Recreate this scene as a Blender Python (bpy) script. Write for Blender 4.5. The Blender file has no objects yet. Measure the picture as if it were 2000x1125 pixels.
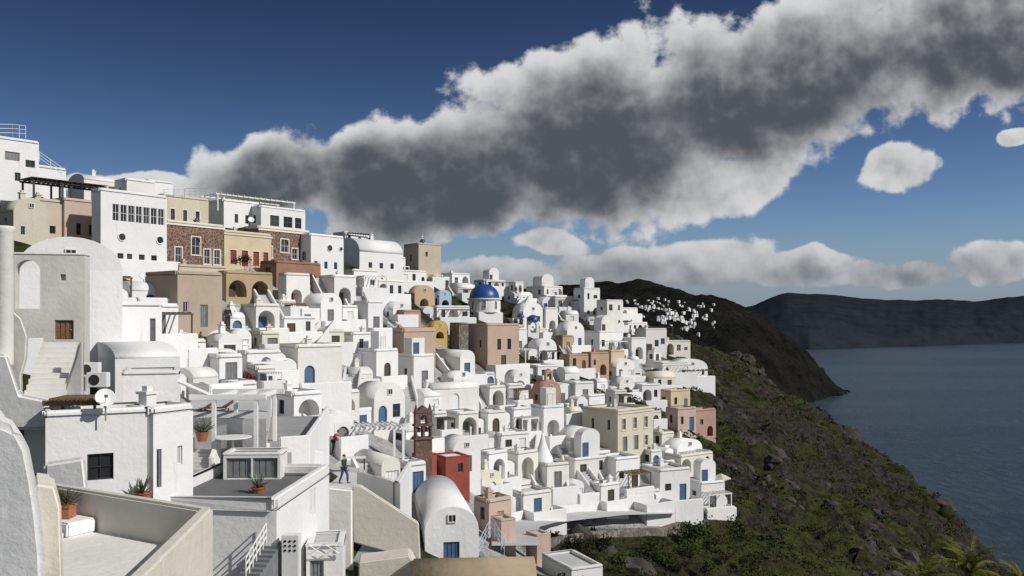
import bpy, bmesh, math, random
import numpy as np
from mathutils import Vector, Matrix, noise
R = math.radians
rng = random.Random(11)
C = bpy.context.scene.collection
F = 1732.0; CX = 1000.0; CY = 620.0; SEA = -105.0

def W(px, py, d): return Vector(((px-CX)/F*d, d, (CY-py)/F*d))
def WZ(px, py, z):
    d = z*F/(CY-py); return W(px, py, d)

# ------------------------------------------------------------------ materials
def nodes(name):
    m = bpy.data.materials.new(name); m.use_nodes = True
    nt = m.node_tree; b = nt.nodes['Principled BSDF']
    return m, nt, b
def N(nt, t, **kw):
    n = nt.nodes.new(t)
    for k, v in kw.items():
        if k in n.inputs.keys(): n.inputs[k].default_value = v
        else: setattr(n, k, v)
    return n
def mixc(nt, fac, a, b, mode='MIX'):
    n = nt.nodes.new('ShaderNodeMix'); n.data_type = 'RGBA'; n.blend_type = mode
    for s, v in ((0, fac), (6, a), (7, b)):
        if hasattr(v, 'links'): nt.links.new(v, n.inputs[s])
        else: n.inputs[s].default_value = v if s == 0 else (*v[:3], 1)
    return n.outputs[2]
def ramp(nt, src, p0, p1, c0=(0, 0, 0), c1=(1, 1, 1)):
    n = nt.nodes.new('ShaderNodeValToRGB')
    n.color_ramp.elements[0].position = p0; n.color_ramp.elements[1].position = p1
    n.color_ramp.elements[0].color = (*c0, 1); n.color_ramp.elements[1].color = (*c1, 1)
    nt.links.new(src, n.inputs[0]); return n.outputs[0]
def pos(nt, sc=(1, 1, 1)):
    g = nt.nodes.new('ShaderNodeNewGeometry'); mp = nt.nodes.new('ShaderNodeMapping')
    mp.inputs['Scale'].default_value = sc
    nt.links.new(g.outputs['Position'], mp.inputs[0]); return mp.outputs[0]
def tex(nt, vec, scale, detail=4, rough=.55):
    n = N(nt, 'ShaderNodeTexNoise', Scale=scale, Detail=detail, Roughness=rough)
    nt.links.new(vec, n.inputs['Vector']); return n.outputs['Fac']
def bump(nt, b, src, strength, dist):
    n = N(nt, 'ShaderNodeBump', Strength=strength, Distance=dist)
    nt.links.new(src, n.inputs['Height']); nt.links.new(n.outputs[0], b.inputs['Normal'])

def plaster(name, col, var=.22, stain=(.42, .38, .33), rough=.9, bmp=.35):
    m, nt, b = nodes(name)
    p = pos(nt)
    big = tex(nt, p, .45, 4, .6)
    stk = tex(nt, pos(nt, (2.2, 2.2, .3)), 1.0, 4, .65)
    dark = tuple(c*s for c, s in zip(col, stain))
    dark = tuple(c*.55+d*.45 for c, d in zip(col, dark))
    c = mixc(nt, ramp(nt, big, .42, .75), col, tuple(x*(1-var) for x in col))
    c = mixc(nt, ramp(nt, stk, .60, .86), c, dark)
    oi = nt.nodes.new('ShaderNodeObjectInfo')
    v = N(nt, 'ShaderNodeMapRange'); v.inputs[3].default_value = .88; v.inputs[4].default_value = 1.03
    nt.links.new(oi.outputs['Random'], v.inputs[0])
    c = mixc(nt, 1.0, c, v.outputs[0], 'MULTIPLY')
    nt.links.new(c, b.inputs['Base Color'])
    b.inputs['Roughness'].default_value = rough
    b.inputs['Specular IOR Level'].default_value = .15
    bump(nt, b, tex(nt, p, 3.5, 5, .6), bmp, .08)
    return m
def simple(name, col, rough=.6, var=.25, metal=0, scale=3):
    m, nt, b = nodes(name)
    c = mixc(nt, ramp(nt, tex(nt, pos(nt), scale, 3), .35, .7), col, tuple(x*(1-var) for x in col))
    nt.links.new(c, b.inputs['Base Color']); b.inputs['Roughness'].default_value = rough
    b.inputs['Metallic'].default_value = metal
    return m
def stone(name, c0, c1, mortar, scale=2.2):
    m, nt, b = nodes(name); p = pos(nt)
    v = N(nt, 'ShaderNodeTexVoronoi', Scale=scale); nt.links.new(p, v.inputs['Vector'])
    e = N(nt, 'ShaderNodeTexVoronoi', Scale=scale); e.feature = 'DISTANCE_TO_EDGE'; nt.links.new(p, e.inputs['Vector'])
    sx = nt.nodes.new('ShaderNodeSeparateColor'); nt.links.new(v.outputs['Color'], sx.inputs[0])
    c = mixc(nt, sx.outputs[0], c0, c1)
    c = mixc(nt, ramp(nt, e.outputs['Distance'], .02, .09), mortar, c)
    nt.links.new(c, b.inputs['Base Color']); b.inputs['Roughness'].default_value = .9
    bump(nt, b, e.outputs['Distance'], .6, .1)
    return m

MT = {
 'white': plaster('plaster_white', (.80, .795, .785), .07),
 'white2': plaster('plaster_warm', (.77, .75, .71), .11),
 'old': plaster('plaster_old', (.68, .66, .62), .22),
 'floor': plaster('floor_grey', (.34, .34, .345), .2),
 'floor2': plaster('floor_light', (.56, .56, .555), .18),
 'dkfloor': plaster('floor_dark', (.17, .17, .175), .25),
 'tan': plaster('plaster_tan', (.50, .385, .295), .15),
 'khaki': plaster('plaster_khaki', (.42, .345, .265), .12),
 'beige': plaster('plaster_beige', (.56, .48, .38), .12),
 'cream': plaster('plaster_cream', (.67, .60, .47), .10),
 'creamw': plaster('plaster_creamw', (.74, .70, .61), .08),
 'olive': plaster('plaster_olive', (.58, .55, .44), .12),
 'yellow': plaster('plaster_yellow', (.60, .50, .34), .15),
 'ochre': plaster('plaster_ochre', (.47, .36, .23), .2),
 'orange': plaster('plaster_orange', (.48, .34, .23), .15),
 'terra': plaster('plaster_terracotta', (.34, .19, .135), .2),
 'pink': plaster('plaster_pink', (.46, .30, .25), .15),
 'salmon': plaster('plaster_salmon', (.55, .42, .35), .15),
 'red': plaster('plaster_red', (.33, .085, .06), .2),
 'lblue': plaster('plaster_lightblue', (.42, .52, .66), .1),
 'stone': stone('stone_brown', (.10, .05, .035), (.18, .10, .07), (.28, .22, .175), 2.4),
 'gstone': stone('stone_grey', (.12, .105, .088), (.25, .22, .18), (.08, .07, .06), 1.9),
 'belfry': stone('stone_belfry', (.11, .058, .048), (.18, .11, .085), (.11, .07, .055), 3.0),
 'dome': simple('dome_blue', (.018, .065, .24), .4, .25),
 'blue': simple('paint_blue', (.07, .14, .25), .55),
 'grey': simple('paint_grey', (.20, .205, .21), .6),
 'brown': simple('paint_brown', (.09, .06, .045), .6),
 'redp': simple('paint_red', (.28, .055, .045), .5),
 'wood': simple('wood', (.20, .12, .06), .7, .4, 0, 9),
 'dark': simple('dark_metal', (.03, .028, .026), .5),
 'metal': simple('metal', (.55, .56, .58), .35, .1, .6),
 'wpaint': simple('paint_white', (.76, .76, .75), .5, .06),
 'pot': simple('terracotta_pot', (.40, .14, .07), .8),
 'leaf': simple('leaf', (.05, .085, .025), .6, .5, 0, 6),
 'agave': simple('agave_leaf', (.12, .17, .10), .55, .4, 0, 6),
 'bark': simple('bark', (.12, .085, .055), .9, .4, 0, 8),
 'skin': simple('skin', (.52, .30, .22), .55, .08),
 'hair': simple('hair', (.03, .02, .015), .6),
 'jgreen': simple('jacket_green', (.02, .045, .03), .8),
 'jred': simple('jacket_red', (.42, .03, .04), .7),
 'jblack': simple('jacket_black', (.02, .02, .025), .8),
 'jeans': simple('jeans', (.05, .08, .14), .85),
 'cloth': simple('cloth_cream', (.60, .54, .44), .9),
 'bpattern': simple('yellow_bright', (.50, .36, .10), .8),
 'awning': simple('awning_brown', (.12, .09, .07), .8),
}
def glass():
    m, nt, b = nodes('window_glass')
    oi = nt.nodes.new('ShaderNodeObjectInfo')
    c = mixc(nt, oi.outputs['Random'], (.010, .012, .015), (.05, .052, .056))
    nt.links.new(c, b.inputs['Base Color']); b.inputs['Roughness'].default_value = .15
    return m
MT['glass'] = glass()
MT['tanroof'] = plaster('roof_tan', (.40, .31, .21), .3)

# ------------------------------------------------------------------ mesh builder
class MB:
    def __init__(s): s.v = []; s.f = []
    def quad(s, *p):
        i = len(s.v); s.v += [tuple(q) for q in p]; s.f.append(tuple(range(i, i+len(p))))
    def box(s, x0, y0, z0, x1, y1, z1):
        i = len(s.v)
        s.v += [(x0,y0,z0),(x1,y0,z0),(x1,y1,z0),(x0,y1,z0),(x0,y0,z1),(x1,y0,z1),(x1,y1,z1),(x0,y1,z1)]
        s.f += [tuple(i+k for k in q) for q in ((0,3,2,1),(4,5,6,7),(0,1,5,4),(1,2,6,5),(2,3,7,6),(3,0,4,7))]
        return s
    def prism(s, poly, vec):
        n = len(poly); i = len(s.v); vec = Vector(vec)
        s.v += [tuple(p) for p in poly] + [tuple(Vector(p)+vec) for p in poly]
        s.f.append(tuple(range(i, i+n))); s.f.append(tuple(reversed(range(i+n, i+2*n))))
        for k in range(n): s.f.append((i+k, i+(k+1) % n, i+n+(k+1) % n, i+n+k))
        return s
    def tube(s, path, r, n=8, r2=None, cap=True):
        path = [Vector(p) for p in path]; L = len(path); i = len(s.v)
        for k, p in enumerate(path):
            t = (path[min(k+1, L-1)]-path[max(k-1, 0)])
            if t.length < 1e-9: t = Vector((0, 0, 1))
            t.normalize()
            a = t.cross(Vector((0, 0, 1)) if abs(t.z) < .95 else Vector((1, 0, 0))).normalized(); b = t.cross(a)
            rr = r if r2 is None else r+(r2-r)*k/max(1, L-1)
            for j in range(n):
                q = 2*math.pi*j/n; s.v.append(tuple(p+a*math.cos(q)*rr+b*math.sin(q)*rr))
        for k in range(L-1):
            for j in range(n):
                s.f.append((i+k*n+j, i+k*n+(j+1) % n, i+(k+1)*n+(j+1) % n, i+(k+1)*n+j))
        if cap:
            s.f.append(tuple(range(i, i+n))); s.f.append(tuple(range(i+(L-1)*n, i+L*n)))
        return s
    def lathe(s, prof, n=24, c=(0, 0, 0)):
        i = len(s.v)
        for r, z in prof:
            for j in range(n):
                q = 2*math.pi*j/n; s.v.append((c[0]+r*math.cos(q), c[1]+r*math.sin(q), c[2]+z))
        for k in range(len(prof)-1):
            for j in range(n):
                s.f.append((i+k*n+j, i+k*n+(j+1) % n, i+(k+1)*n+(j+1) % n, i+(k+1)*n+j))
        return s
    def mesh(s, name, mat, smooth=False, bev=0, seg=2):
        me = bpy.data.meshes.new(name); me.from_pydata(s.v, [], s.f); me.update()
        bm = bmesh.new(); bm.from_mesh(me)
        bmesh.ops.recalc_face_normals(bm, faces=bm.faces)
        if bev:
            bmesh.ops.remove_doubles(bm, verts=bm.verts, dist=1e-4)
            ed = [e for e in bm.edges if len(e.link_faces) == 2 and e.calc_face_angle(0) > .6]
            bmesh.ops.bevel(bm, geom=ed, offset=bev, segments=seg, affect='EDGES', clamp_overlap=True)
        bm.to_mesh(me); bm.free()
        me.materials.append(mat)
        if smooth: me.polygons.foreach_set('use_smooth', [True]*len(me.polygons))
        return me
    def build(s, name, mat, parent=None, smooth=False, bev=0, seg=2):
        return link(name, s.mesh(name, mat, smooth, bev, seg), parent)
def link(name, me, parent=None, loc=None, rz=None):
    o = bpy.data.objects.new(name, me); C.objects.link(o)
    if parent: o.parent = parent
    if loc is not None: o.location = loc
    if rz is not None: o.rotation_euler = (0, 0, rz)
    return o
def tag(o, label, cat, group=None):
    o['label'] = label; o['category'] = cat
    if group: o['group'] = group
    return o
def thing(name, label, cat, loc=(0, 0, 0), rz=0, group=None):
    return tag(link(name, None, None, loc, rz), label, cat, group)
def struct(o): o['kind'] = 'structure'; return o

# ------------------------------------------------------------------ terrain functions
def rbf_fit(P, lam):
    P = np.array(P, float); xy = P[:, :2]; n = len(P)
    D = np.linalg.norm(xy[:, None]-xy[None], axis=2)
    A = np.zeros((n+3, n+3)); A[:n, :n] = -D+lam*np.eye(n)
    A[:n, n] = 1; A[:n, n+1:] = xy; A[n, :n] = 1; A[n+1:, :n] = xy.T
    w = np.linalg.solve(A, np.concatenate([P[:, 2], [0, 0, 0]]))
    def ev(x, y):
        x = np.asarray(x, float); y = np.asarray(y, float); sh = x.shape
        q = np.stack([x.ravel(), y.ravel()], 1); out = np.empty(len(q))
        for i in range(0, len(q), 20000):
            qq = q[i:i+20000]
            d = np.linalg.norm(qq[:, None]-xy[None], axis=2)
            out[i:i+20000] = -d@w[:n]+w[n]+qq@w[n+1:]
        return out.reshape(sh)
    return ev
NEAR = [(600,1125,40),(870,1125,52),(1100,1125,75),(1300,1125,85),(1600,1125,110),(1950,1125,130),
 (250,955,38),(500,965,46),(660,945,53),(380,805,52),(300,705,60),(400,645,73),(200,522,92),(0,400,86),(50,355,96),
 (400,520,103),(590,505,115),(500,440,122),(700,525,140),(700,605,120),(560,655,95),(650,745,85),(740,835,82),
 (850,885,80),(870,970,68),(1000,1005,85),(1200,1003,95),(1400,1000,108),(1350,850,128),(1200,875,108),(1000,865,100),
 (1000,745,130),(900,655,155),(860,565,178),(790,515,168),(960,575,205),(1100,705,165),(1180,625,205),(1300,745,165),
 (1360,735,178),(1385,665,215),(1420,780,175),(1600,860,230),(1500,750,300),(1450,692,310),(1600,815,350),(1700,960,205),
 (1500,1000,130),(1900,1068,200),(1880,1020,220),(1680,892,310),(1578,796,420),(1230,655,260),(1300,668,330),(1790,1008,190)]
npts = [tuple(W(*p)) for p in NEAR] + [(0,0,-9),(-10,10,-8),(0,20,-11),(10,20,-14),(23,45,-17.5),(40,20,-22),(-22,15,-6),
 (-20,34,-5),(-60,100,14),(-85,110,6),(-48,150,9),(-65,160,2),(-30,200,4),(-12,250,0),(10,270,-3),(-60,60,9),(-45,50,3),(-80,60,8),
 (95,100,-45),(90,50,-42),(98,180,-53),(150,0,-75),(20,400,-12),(80,450,-22),(-30,330,-3),(-100,300,-10)]
Rn = rbf_fit(npts, 1.2)
SY = [-50, 180, 200, 220, 310, 420, 600]; SX = [88, 95, 102, 110, 120, 137, 165]
def ZN(x, y):
    x = np.asarray(x, float); y = np.asarray(y, float)
    xs = np.interp(y, SY, SX); z = Rn(np.minimum(x, xs), y)
    return z-np.maximum(0, x-xs)*1.15
T = np.arange(9, 470, .2)
def hit(px, py, t0=9):
    t = T[T >= t0]
    zr = (CY-py)/F*t; zt = ZN((px-CX)/F*t, t)
    k = np.nonzero(zr < zt)[0]
    if len(k): return float(t[k[0]])
    return float(t[np.argmin(zr-zt)])
FARP = [(1100,588,1300),(1160,558,1450),(1200,549,1500),(1260,555,1450),(1330,564,1380),(1400,579,1300),(1440,599,1250),
 (1470,614,1220),(1540,664,1200),(1620,732,1180),(1662,768,1173),(1230,612,1000),(1300,607,1050),(1350,622,950),(1300,652,750),
 (1250,652,600),(1400,652,900),(1400,692,700),(1490,692,950),(1540,722,1080),(1440,705,800)]
fpts = [tuple(W(*p)) for p in FARP]+[(200,1800,0),(350,1550,-60),(450,1350,-115),(500,1200,-135),(440,1080,-135),(385,1080,-112),(345,1010,-112),(292,880,-112),(228,700,-112),(160,520,-112),
 (330,880,-135),(270,700,-135),(300,620,-140),(210,520,-140),(160,400,-130),(250,400,-150),(400,500,-160),
 (-100,600,-10),(0,1000,10),(0,1500,40),(-250,1500,40),(-250,600,0),(60,400,-30),(600,1500,-150),(550,900,-150),(100,450,-60)]
ZF = rbf_fit(fpts, 1.0)
def fbm(x, y, s, o=4): return noise.fractal((x*s, y*s, 3.7), .9, 2.1, o)

# ------------------------------------------------------------------ house pieces
def wallface(mb, o, r, i, w, zb, h, holes):
    def p(x, z, k=0): return (o[0]+r[0]*x+i[0]*k, o[1]+r[1]*x+i[1]*k, z)
    xs = sorted({0, w} | {q for H in holes for q in (H[0], H[0]+H[2])})
    zs = sorted({zb, h} | {q for H in holes for q in (H[1], H[1]+H[3])})
    for a, b in zip(xs, xs[1:]):
        for c, d in zip(zs, zs[1:]):
            mx, mz = (a+b)/2, (c+d)/2
            if any(H[0] < mx < H[0]+H[2] and H[1] < mz < H[1]+H[3] for H in holes): continue
            mb.quad(p(a, c), p(b, c), p(b, d), p(a, d))
    for (x, z, ww, hh, arch, dep, back) in holes:
        if not arch:
            pts = [(x, z), (x+ww, z), (x+ww, z+hh), (x, z+hh)]
        else:
            rr = ww/2; zc = z+hh-rr
            arc = [(x+rr+rr*math.cos(q), zc+rr*math.sin(q)) for q in [math.pi*k/10 for k in range(11)]]
            pts = [(x, z), (x+ww, z)]+arc
            for k in range(5):
                mb.quad(p(x+ww, z+hh), p(*arc[k+1]), p(*arc[k]))
                mb.quad(p(x, z+hh), p(*arc[10-k]), p(*arc[9-k]))
        n = len(pts)
        for k in range(n):
            a, b = pts[k], pts[(k+1) % n]
            if (Vector(a)-Vector(b)).length > 1e-6: mb.quad(p(*a), p(*b), p(*b, dep), p(*a, dep))
        if back: mb.quad(*[p(*q, dep) for q in pts])

CACHE = {}
def arcpoly(w, h, y):
    r = w/2
    return [(0, y, 0), (w, y, 0)]+[(r+r*math.cos(math.pi*k/10), y, h-r+r*math.sin(math.pi*k/10)) for k in range(11)]
def opening_part(kind, w, h, col, parent, loc, rz, arch=False, near=False):
    w, h = max(.2, w), max(.2, h)
    key = (kind, round(w, 2), round(h, 2), col, arch, near)
    if key not in CACHE:
        f = .06
        a, b = MB(), MB()
        if kind == 'window':
            if arch: a.prism(arcpoly(w-.02, h-.01, .15), (0, .02, 0))
            else: a.box(.01, .15, .01, w-.01, .17, h-.01)
            for q in ((0, 0, f, h), (w-f, 0, w, h), (f, 0, w-f, f), (f, h-f, w-f, h), (w/2-f*.3, f, w/2+f*.3, h-f)):
                if arch and q[3] == h and q[1] == 0: q = (q[0], 0, q[2], h-w/2)
                if arch and q[1] > f: continue
                b.box(q[0]+.003, .08, q[1]+.003, q[2]-.003, .146, q[3]-.003)
            if h > .9: b.box(f, .09, h*.5-f*.3, w-f, .14, h*.5+f*.3)
            ma, mb_ = a.mesh('window', MT['glass']), b.mesh('frame', MT[col])
        else:
            if arch: a.prism(arcpoly(w-.02, h-.01, .14), (0, .04, 0))
            else:
                a.box(.01, .14, .01, w-.01, .18, h-.01)
                n = 4
                for k in range(n): a.box(w*k/n+.03, .11, .06, w*(k+1)/n-.02, .139, h-.08)
            b.box(.003, .07, 0.003, .07, .135, (h-w/2 if arch else h)-.003); b.box(w-.07, .07, .003, w-.003, .135, (h-w/2 if arch else h)-.003)
            if not arch: b.box(.071, .07, h-.07, w-.071, .105, h-.003)
            ma, mb_ = a.mesh(kind, MT[col]), b.mesh('frame', MT[col])
        CACHE[key] = (ma, mb_)
    ma, mb_ = CACHE[key]
    o = link(kind, ma, parent, loc, rz); link('frame', mb_, o)
    if near and kind == 'door':
        MB().box(w*.82, .05, h*.47, w*.88, .11, h*.53).build('handle', MT['metal'], o)
    return o

def vault_prof(w, rise, n=14):
    return [(w/2-w/2*math.cos(math.pi*k/n), rise*math.sin(math.pi*k/n)) for k in range(n+1)]
def smooth_quads(o):
    me = o.data; me.polygons.foreach_set('use_smooth', [len(p.vertices) == 4 for p in me.polygons]); return o
BOXES = []; HOUSES = []; SPOTS = []
def house(P, a, w, dp, h, roof='flat', col='white', fo=(), so=(), found=5, rise=None, parapet=.35, name='house', label=None,
          cat='house', near=False, chimney=None, terrace=0, trim=None, cornice=None, rcol=None, group=None, extra=None):
    """fo / so : openings of the front and left wall (kind,x,z,w,h,colour,arch)"""
    root = link(name, None, None, P, R(a))
    m = MT[col]
    wb = MB()
    if extra in ('annex', 'stairs', 'vault_annex'): so = []
    def mk(L, wid):
        out = []
        for q in L:
            if q[0] == 'round': continue
            k, x, z, ow, oh, oc, ar = q
            oh = min(oh, h-z-.12)
            if ar: ow = min(ow, oh*1.4)
            x = max(.12, min(x, wid-ow-.12))
            if ow <= .15 or oh <= .15 or x+ow > wid-.05: continue
            out.append((k, x, max(z, .004), ow, oh, oc, ar))
        return out
    fo2, so2 = mk(fo, w), mk(so, dp)
    def hl(L): return [(x, z, ow, oh, ar, (1.3 if k == 'arch' else .22), k == 'arch') for k, x, z, ow, oh, oc, ar in L]
    wallface(wb, (0, 0), (1, 0), (0, 1), w, -found, h, hl(fo2))
    wallface(wb, (0, 0), (0, 1), (1, 0), dp, -found, h, hl(so2))
    wb.quad((w, 0, -found), (w, dp, -found), (w, dp, h), (w, 0, h)); wb.quad((0, dp, -found), (w, dp, -found), (w, dp, h), (0, dp, h))
    wb.build('wall', m, root)
    def place_op(q, side):
        k, x, z, ow, oh, oc, ar = q
        loc, rz = ((x, 0, z), 0) if not side else ((0, x+ow, z), R(-90))
        if k == 'arch':
            dw, dh = min(ow*.6, 1.1), min(oh*.75, 2.1)
            loc = (x+(ow-dw)/2, 1.1, z) if not side else (1.1, x+(ow+dw)/2, z)
            opening_part('door', dw, dh, oc, root, loc, rz)
        else: opening_part({'w': 'window', 'd': 'door', 's': 'shutter'}[k], ow, oh, oc, root, loc, rz, ar, near)
        if trim and k != 'arch':
            t = .12; b = MB()
            for g in ((-t, 0, 0, oh+t), (ow, 0, ow+t, oh+t), (0, oh, ow, oh+t)): b.box(g[0], -.04, g[1], g[2], .0, g[3])
            if k == 'w': b.box(-t*1.5, -.09, -.1, ow+t*1.5, 0, -.003)
            b.build('surround', MT[trim], root).matrix_local = Matrix.Translation(loc) @ Matrix.Rotation(rz, 4, 'Z')
    for q in fo2: place_op(q, 0)
    for q in so2: place_op(q, 1)
    for q in fo:
        if q[0] == 'round':
            k, x, z, ow = q[:4]
            key = ('round', round(ow, 2))
            if key not in CACHE:
                pm = MB(); pm.prism([(ow/2*math.cos(t*math.pi/10), 0, ow/2*math.sin(t*math.pi/10)) for t in range(20)], (0, .03, 0))
                fm = MB(); fm.tube([(ow/2*math.cos(t*math.pi/10), 0, ow/2*math.sin(t*math.pi/10)) for t in range(21)], .06, 6)
                CACHE[key] = (pm.mesh('window', MT['glass']), fm.mesh('frame', MT['wpaint']))
            o = link('window', CACHE[key][0], root, (x, -.04, z), 0); link('frame', CACHE[key][1], o)
    rm = MT[rcol or col]
    if roof == 'vault':
        rise = rise or w*.42
        pr = vault_prof(w, rise); b = MB()
        b.prism([(x, 0, h+z) for x, z in pr], (0, dp, 0))
        ro = smooth_quads(b.build('roof', rm, root)); top = h+rise*.9
        if w > 2.4:
            q = min(.6, w*.16); opening_part('window', q, q, 'wpaint', root, (w/2-q/2, -.175, h+rise*.3), 0)
    elif roof == 'side':
        rise = rise or dp*.42
        pr = vault_prof(dp, rise); b = MB()
        b.prism([(0, x, h+z) for x, z in pr], (w, 0, 0))
        ro = smooth_quads(b.build('roof', rm, root)); top = h+rise*.9
    else:
        b = MB(); b.quad((.05, .05, h-.02), (w-.05, .05, h-.02), (w-.05, dp-.05, h-.02), (.05, dp-.05, h-.02))
        ro = b.build('roof', MT[rcol] if rcol else MT['floor2'], root)
        t = .24; g = .025; b = MB()
        for q in ((-g, -g, w+g, t), (-g, dp-t, w+g, dp+g), (-g, t, t, dp-t), (w-t, t, w+g, dp-t)): b.box(q[0], q[1], h, q[2], q[3], h+parapet)
        b.build('parapet', MT[cornice] if cornice else m, root, bev=min(.1, parapet*.3), seg=2)
        top = h
    if cornice:
        MB().box(-.1, -.12, h-.22, w+.1, -.002, h-.003).build('cornice', MT[cornice], root)
    if chimney is None: chimney = rng.random() < .3
    if chimney:
        cx, cy = (w*rng.uniform(.2, .8), dp*rng.uniform(.4, .85)) if roof == 'flat' else (w*.5, dp*.6)
        b = MB(); q = .22
        b.box(cx-q, cy-q, top-.1, cx+q, cy+q, top+.7); b.box(cx-q-.07, cy-q-.07, top+.7, cx+q+.07, cy+q+.07, top+.8)
        b.box(cx-q*.6, cy-q*.6, top+.8, cx+q*.6, cy+q*.6, top+1.0)
        b.build('chimney', m, ro)
    if extra in ('annex', 'vault_annex'):
        ad = rng.uniform(1.6, 2.6); y0 = dp*rng.uniform(.0, .25)+.05; y1 = y0+min(dp-.3, rng.uniform(2.2, 3.2)); ah = h*rng.uniform(.5, .75); b = MB()
        b.box(-ad, y0, -found, -.004, y1, ah)
        if extra == 'vault_annex': b.prism([(-ad+x*(ad-.004)/ad, y0, ah+z) for x, z in vault_prof(ad, ad*.4, 10)], (0, y1-y0, 0))
        an = b.build('annex', MT['white'], root)
        if ad > 1.5: opening_part('door', .85, min(1.9, ah*.8), rng.choice(DC), an, (-ad+.35, y0-.15, .01), 0)
        if extra == 'annex':
            b = MB(); b.box(-ad-.03, y0-.03, ah+.003, -.004, y0+.18, ah+.3); b.box(-ad-.03, y0+.18, ah+.003, -ad+.18, y1, ah+.3); b.build('parapet', MT['white'], an)
    elif extra == 'stairs':
        n = max(4, int(h/.22)); L = min(dp, n*.3); b = MB()
        for k in range(n): b.box(-1.05, L*k/n, -found, -.004, L*(k+1)/n, h*(k+1)/n)
        st = b.build('stairs', MT['floor2'], root)
        MB().prism([(-1.25, 0, -found), (-1.25, L, -found), (-1.25, L, h+.6), (-1.25, 0, .7)], (.197, 0, 0)).build('side_wall', MT['white'], st)
    elif extra == 'upper' and roof == 'flat' and w > 2.5 and dp > 2.5:
        uh = rng.uniform(1.8, 2.4); x0, y0 = w*rng.uniform(.25, .5), dp*.45
        b = MB(); b.box(x0, y0, h-.01, w-.26, dp-.26, h+uh)
        if rng.random() < .5: b.prism([(x0+x, y0, h+uh+z) for x, z in vault_prof(w-.26-x0, (w-.26-x0)*.35, 10)], (0, dp-.26-y0, 0))
        up = b.build('upper_room', MT['white2' if rng.random() < .3 else 'white'], root)
        if w-.26-x0 > 1.3: opening_part('door', .8, uh*.75, rng.choice(DC), up, (x0+.2, y0-.15, h+.01), 0)
    if terrace:
        t = terrace; b = MB()
        b.box(-.3, -t, -found-2, w+.3, -.003, .0)
        te = b.build('terrace', MT['floor2' if rng.random() < .6 else 'floor'], root)
        b = MB(); k = .2; ph = .75
        b.box(-.32, -t-.02, -found-2, w+.32, -t+k, ph); b.box(-.32, -t+k, -found-2, -.3+k, -.01, ph); b.box(w+.3-k, -t+k, -found-2, w+.32, -.01, ph)
        b.build('parapet', MT['white'], te, bev=.07, seg=2)
        if label is None and rng.random() < .28 and t > 1.3:
            b = MB(); zt_ = min(2.3, h*.85)
            for k in range(7): x = w*(k+.5)/7; b.box(x-.05, -t+.1, zt_, x+.05, -.01, zt_+.09)
            for x in (.05, w-.15): b.box(x, -t+.1, 0, x+.1, -t+.2, zt_-.001)
            b.box(0, -t+.08, zt_-.12, w, -t+.22, zt_-.002)
            b.build('shade', MT[rng.choice(['awning', 'wpaint', 'wood'])], root)
    HOUSES.append(dict(root=root, w=w, h=h, P=Vector(P), roof=roof, col=col, label=label, cat=cat, nw=sum(1 for q in list(fo2)+list(so2) if q[0] == 'w'),
                       doors=[q[5] for q in list(fo2)+list(so2) if q[0] in 'ds'], arch=any(q[0] == 'arch' for q in fo2), terrace=terrace, extra=extra, a=a))
    ca, sa = math.cos(R(a)), math.sin(R(a)); SPOTS.append((P[0]+ca*w/2-sa*dp/2, P[1]+sa*w/2+ca*dp/2))
    return root

WC = ['wpaint', 'blue', 'brown', 'grey', 'brown', 'brown', 'grey']
DC = ['brown', 'grey', 'grey', 'brown', 'blue', 'wpaint', 'brown', 'grey', 'blue', 'wpaint']
def auto(w, h, door=True, wc='wpaint', dc='blue', arch=False, dens=1.7):
    st = max(1, int(h/2.5)); sh = h/st; out = []
    n = max(1, int(w/dens)); cw = w/n
    dk = rng.randrange(n) if door else -1
    for s in range(st):
        for k in range(n):
            xc = cw*(k+.5)+rng.uniform(-.15, .15); z = s*sh
            if s == 0 and k == dk:
                if arch and w > 2.2 and n == 1 or arch and cw > 1.7: out.append(('arch', xc-.85, z+.05, 1.7, min(2.4, sh-.3), dc, True))
                else: out.append(('d', xc-.45, z+.02, .95, min(2.1, sh*.8), dc, rng.random() < .2))
            elif rng.random() < .86:
                ww = rng.choice([.55, .7, .85, 1.0]); hh = min(rng.choice([.8, 1.2, 1.35]), sh*.5)
                out.append(('w', xc-ww/2, z+sh*rng.uniform(.3, .42), ww, hh, wc, rng.random() < .14))
    return out
def px_place(x0, x1, yt, yb, a, s, d=None, dpd=5):
    pc = x0+(x1-x0)*s
    d = d or hit(pc, yb)
    th = math.atan((pc-CX)/F); ap = max(R(6), min(R(84), R(a)+th))
    Wa = (x1-x0)/F*d
    w = (1-s)*Wa/math.cos(ap); dp = s*Wa/math.sin(ap) if s > .13 else dpd
    return W(pc, yb, d), max(1.2, w), min(12, max(1.6, dp)), (yb-yt)/F*d, d
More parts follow.
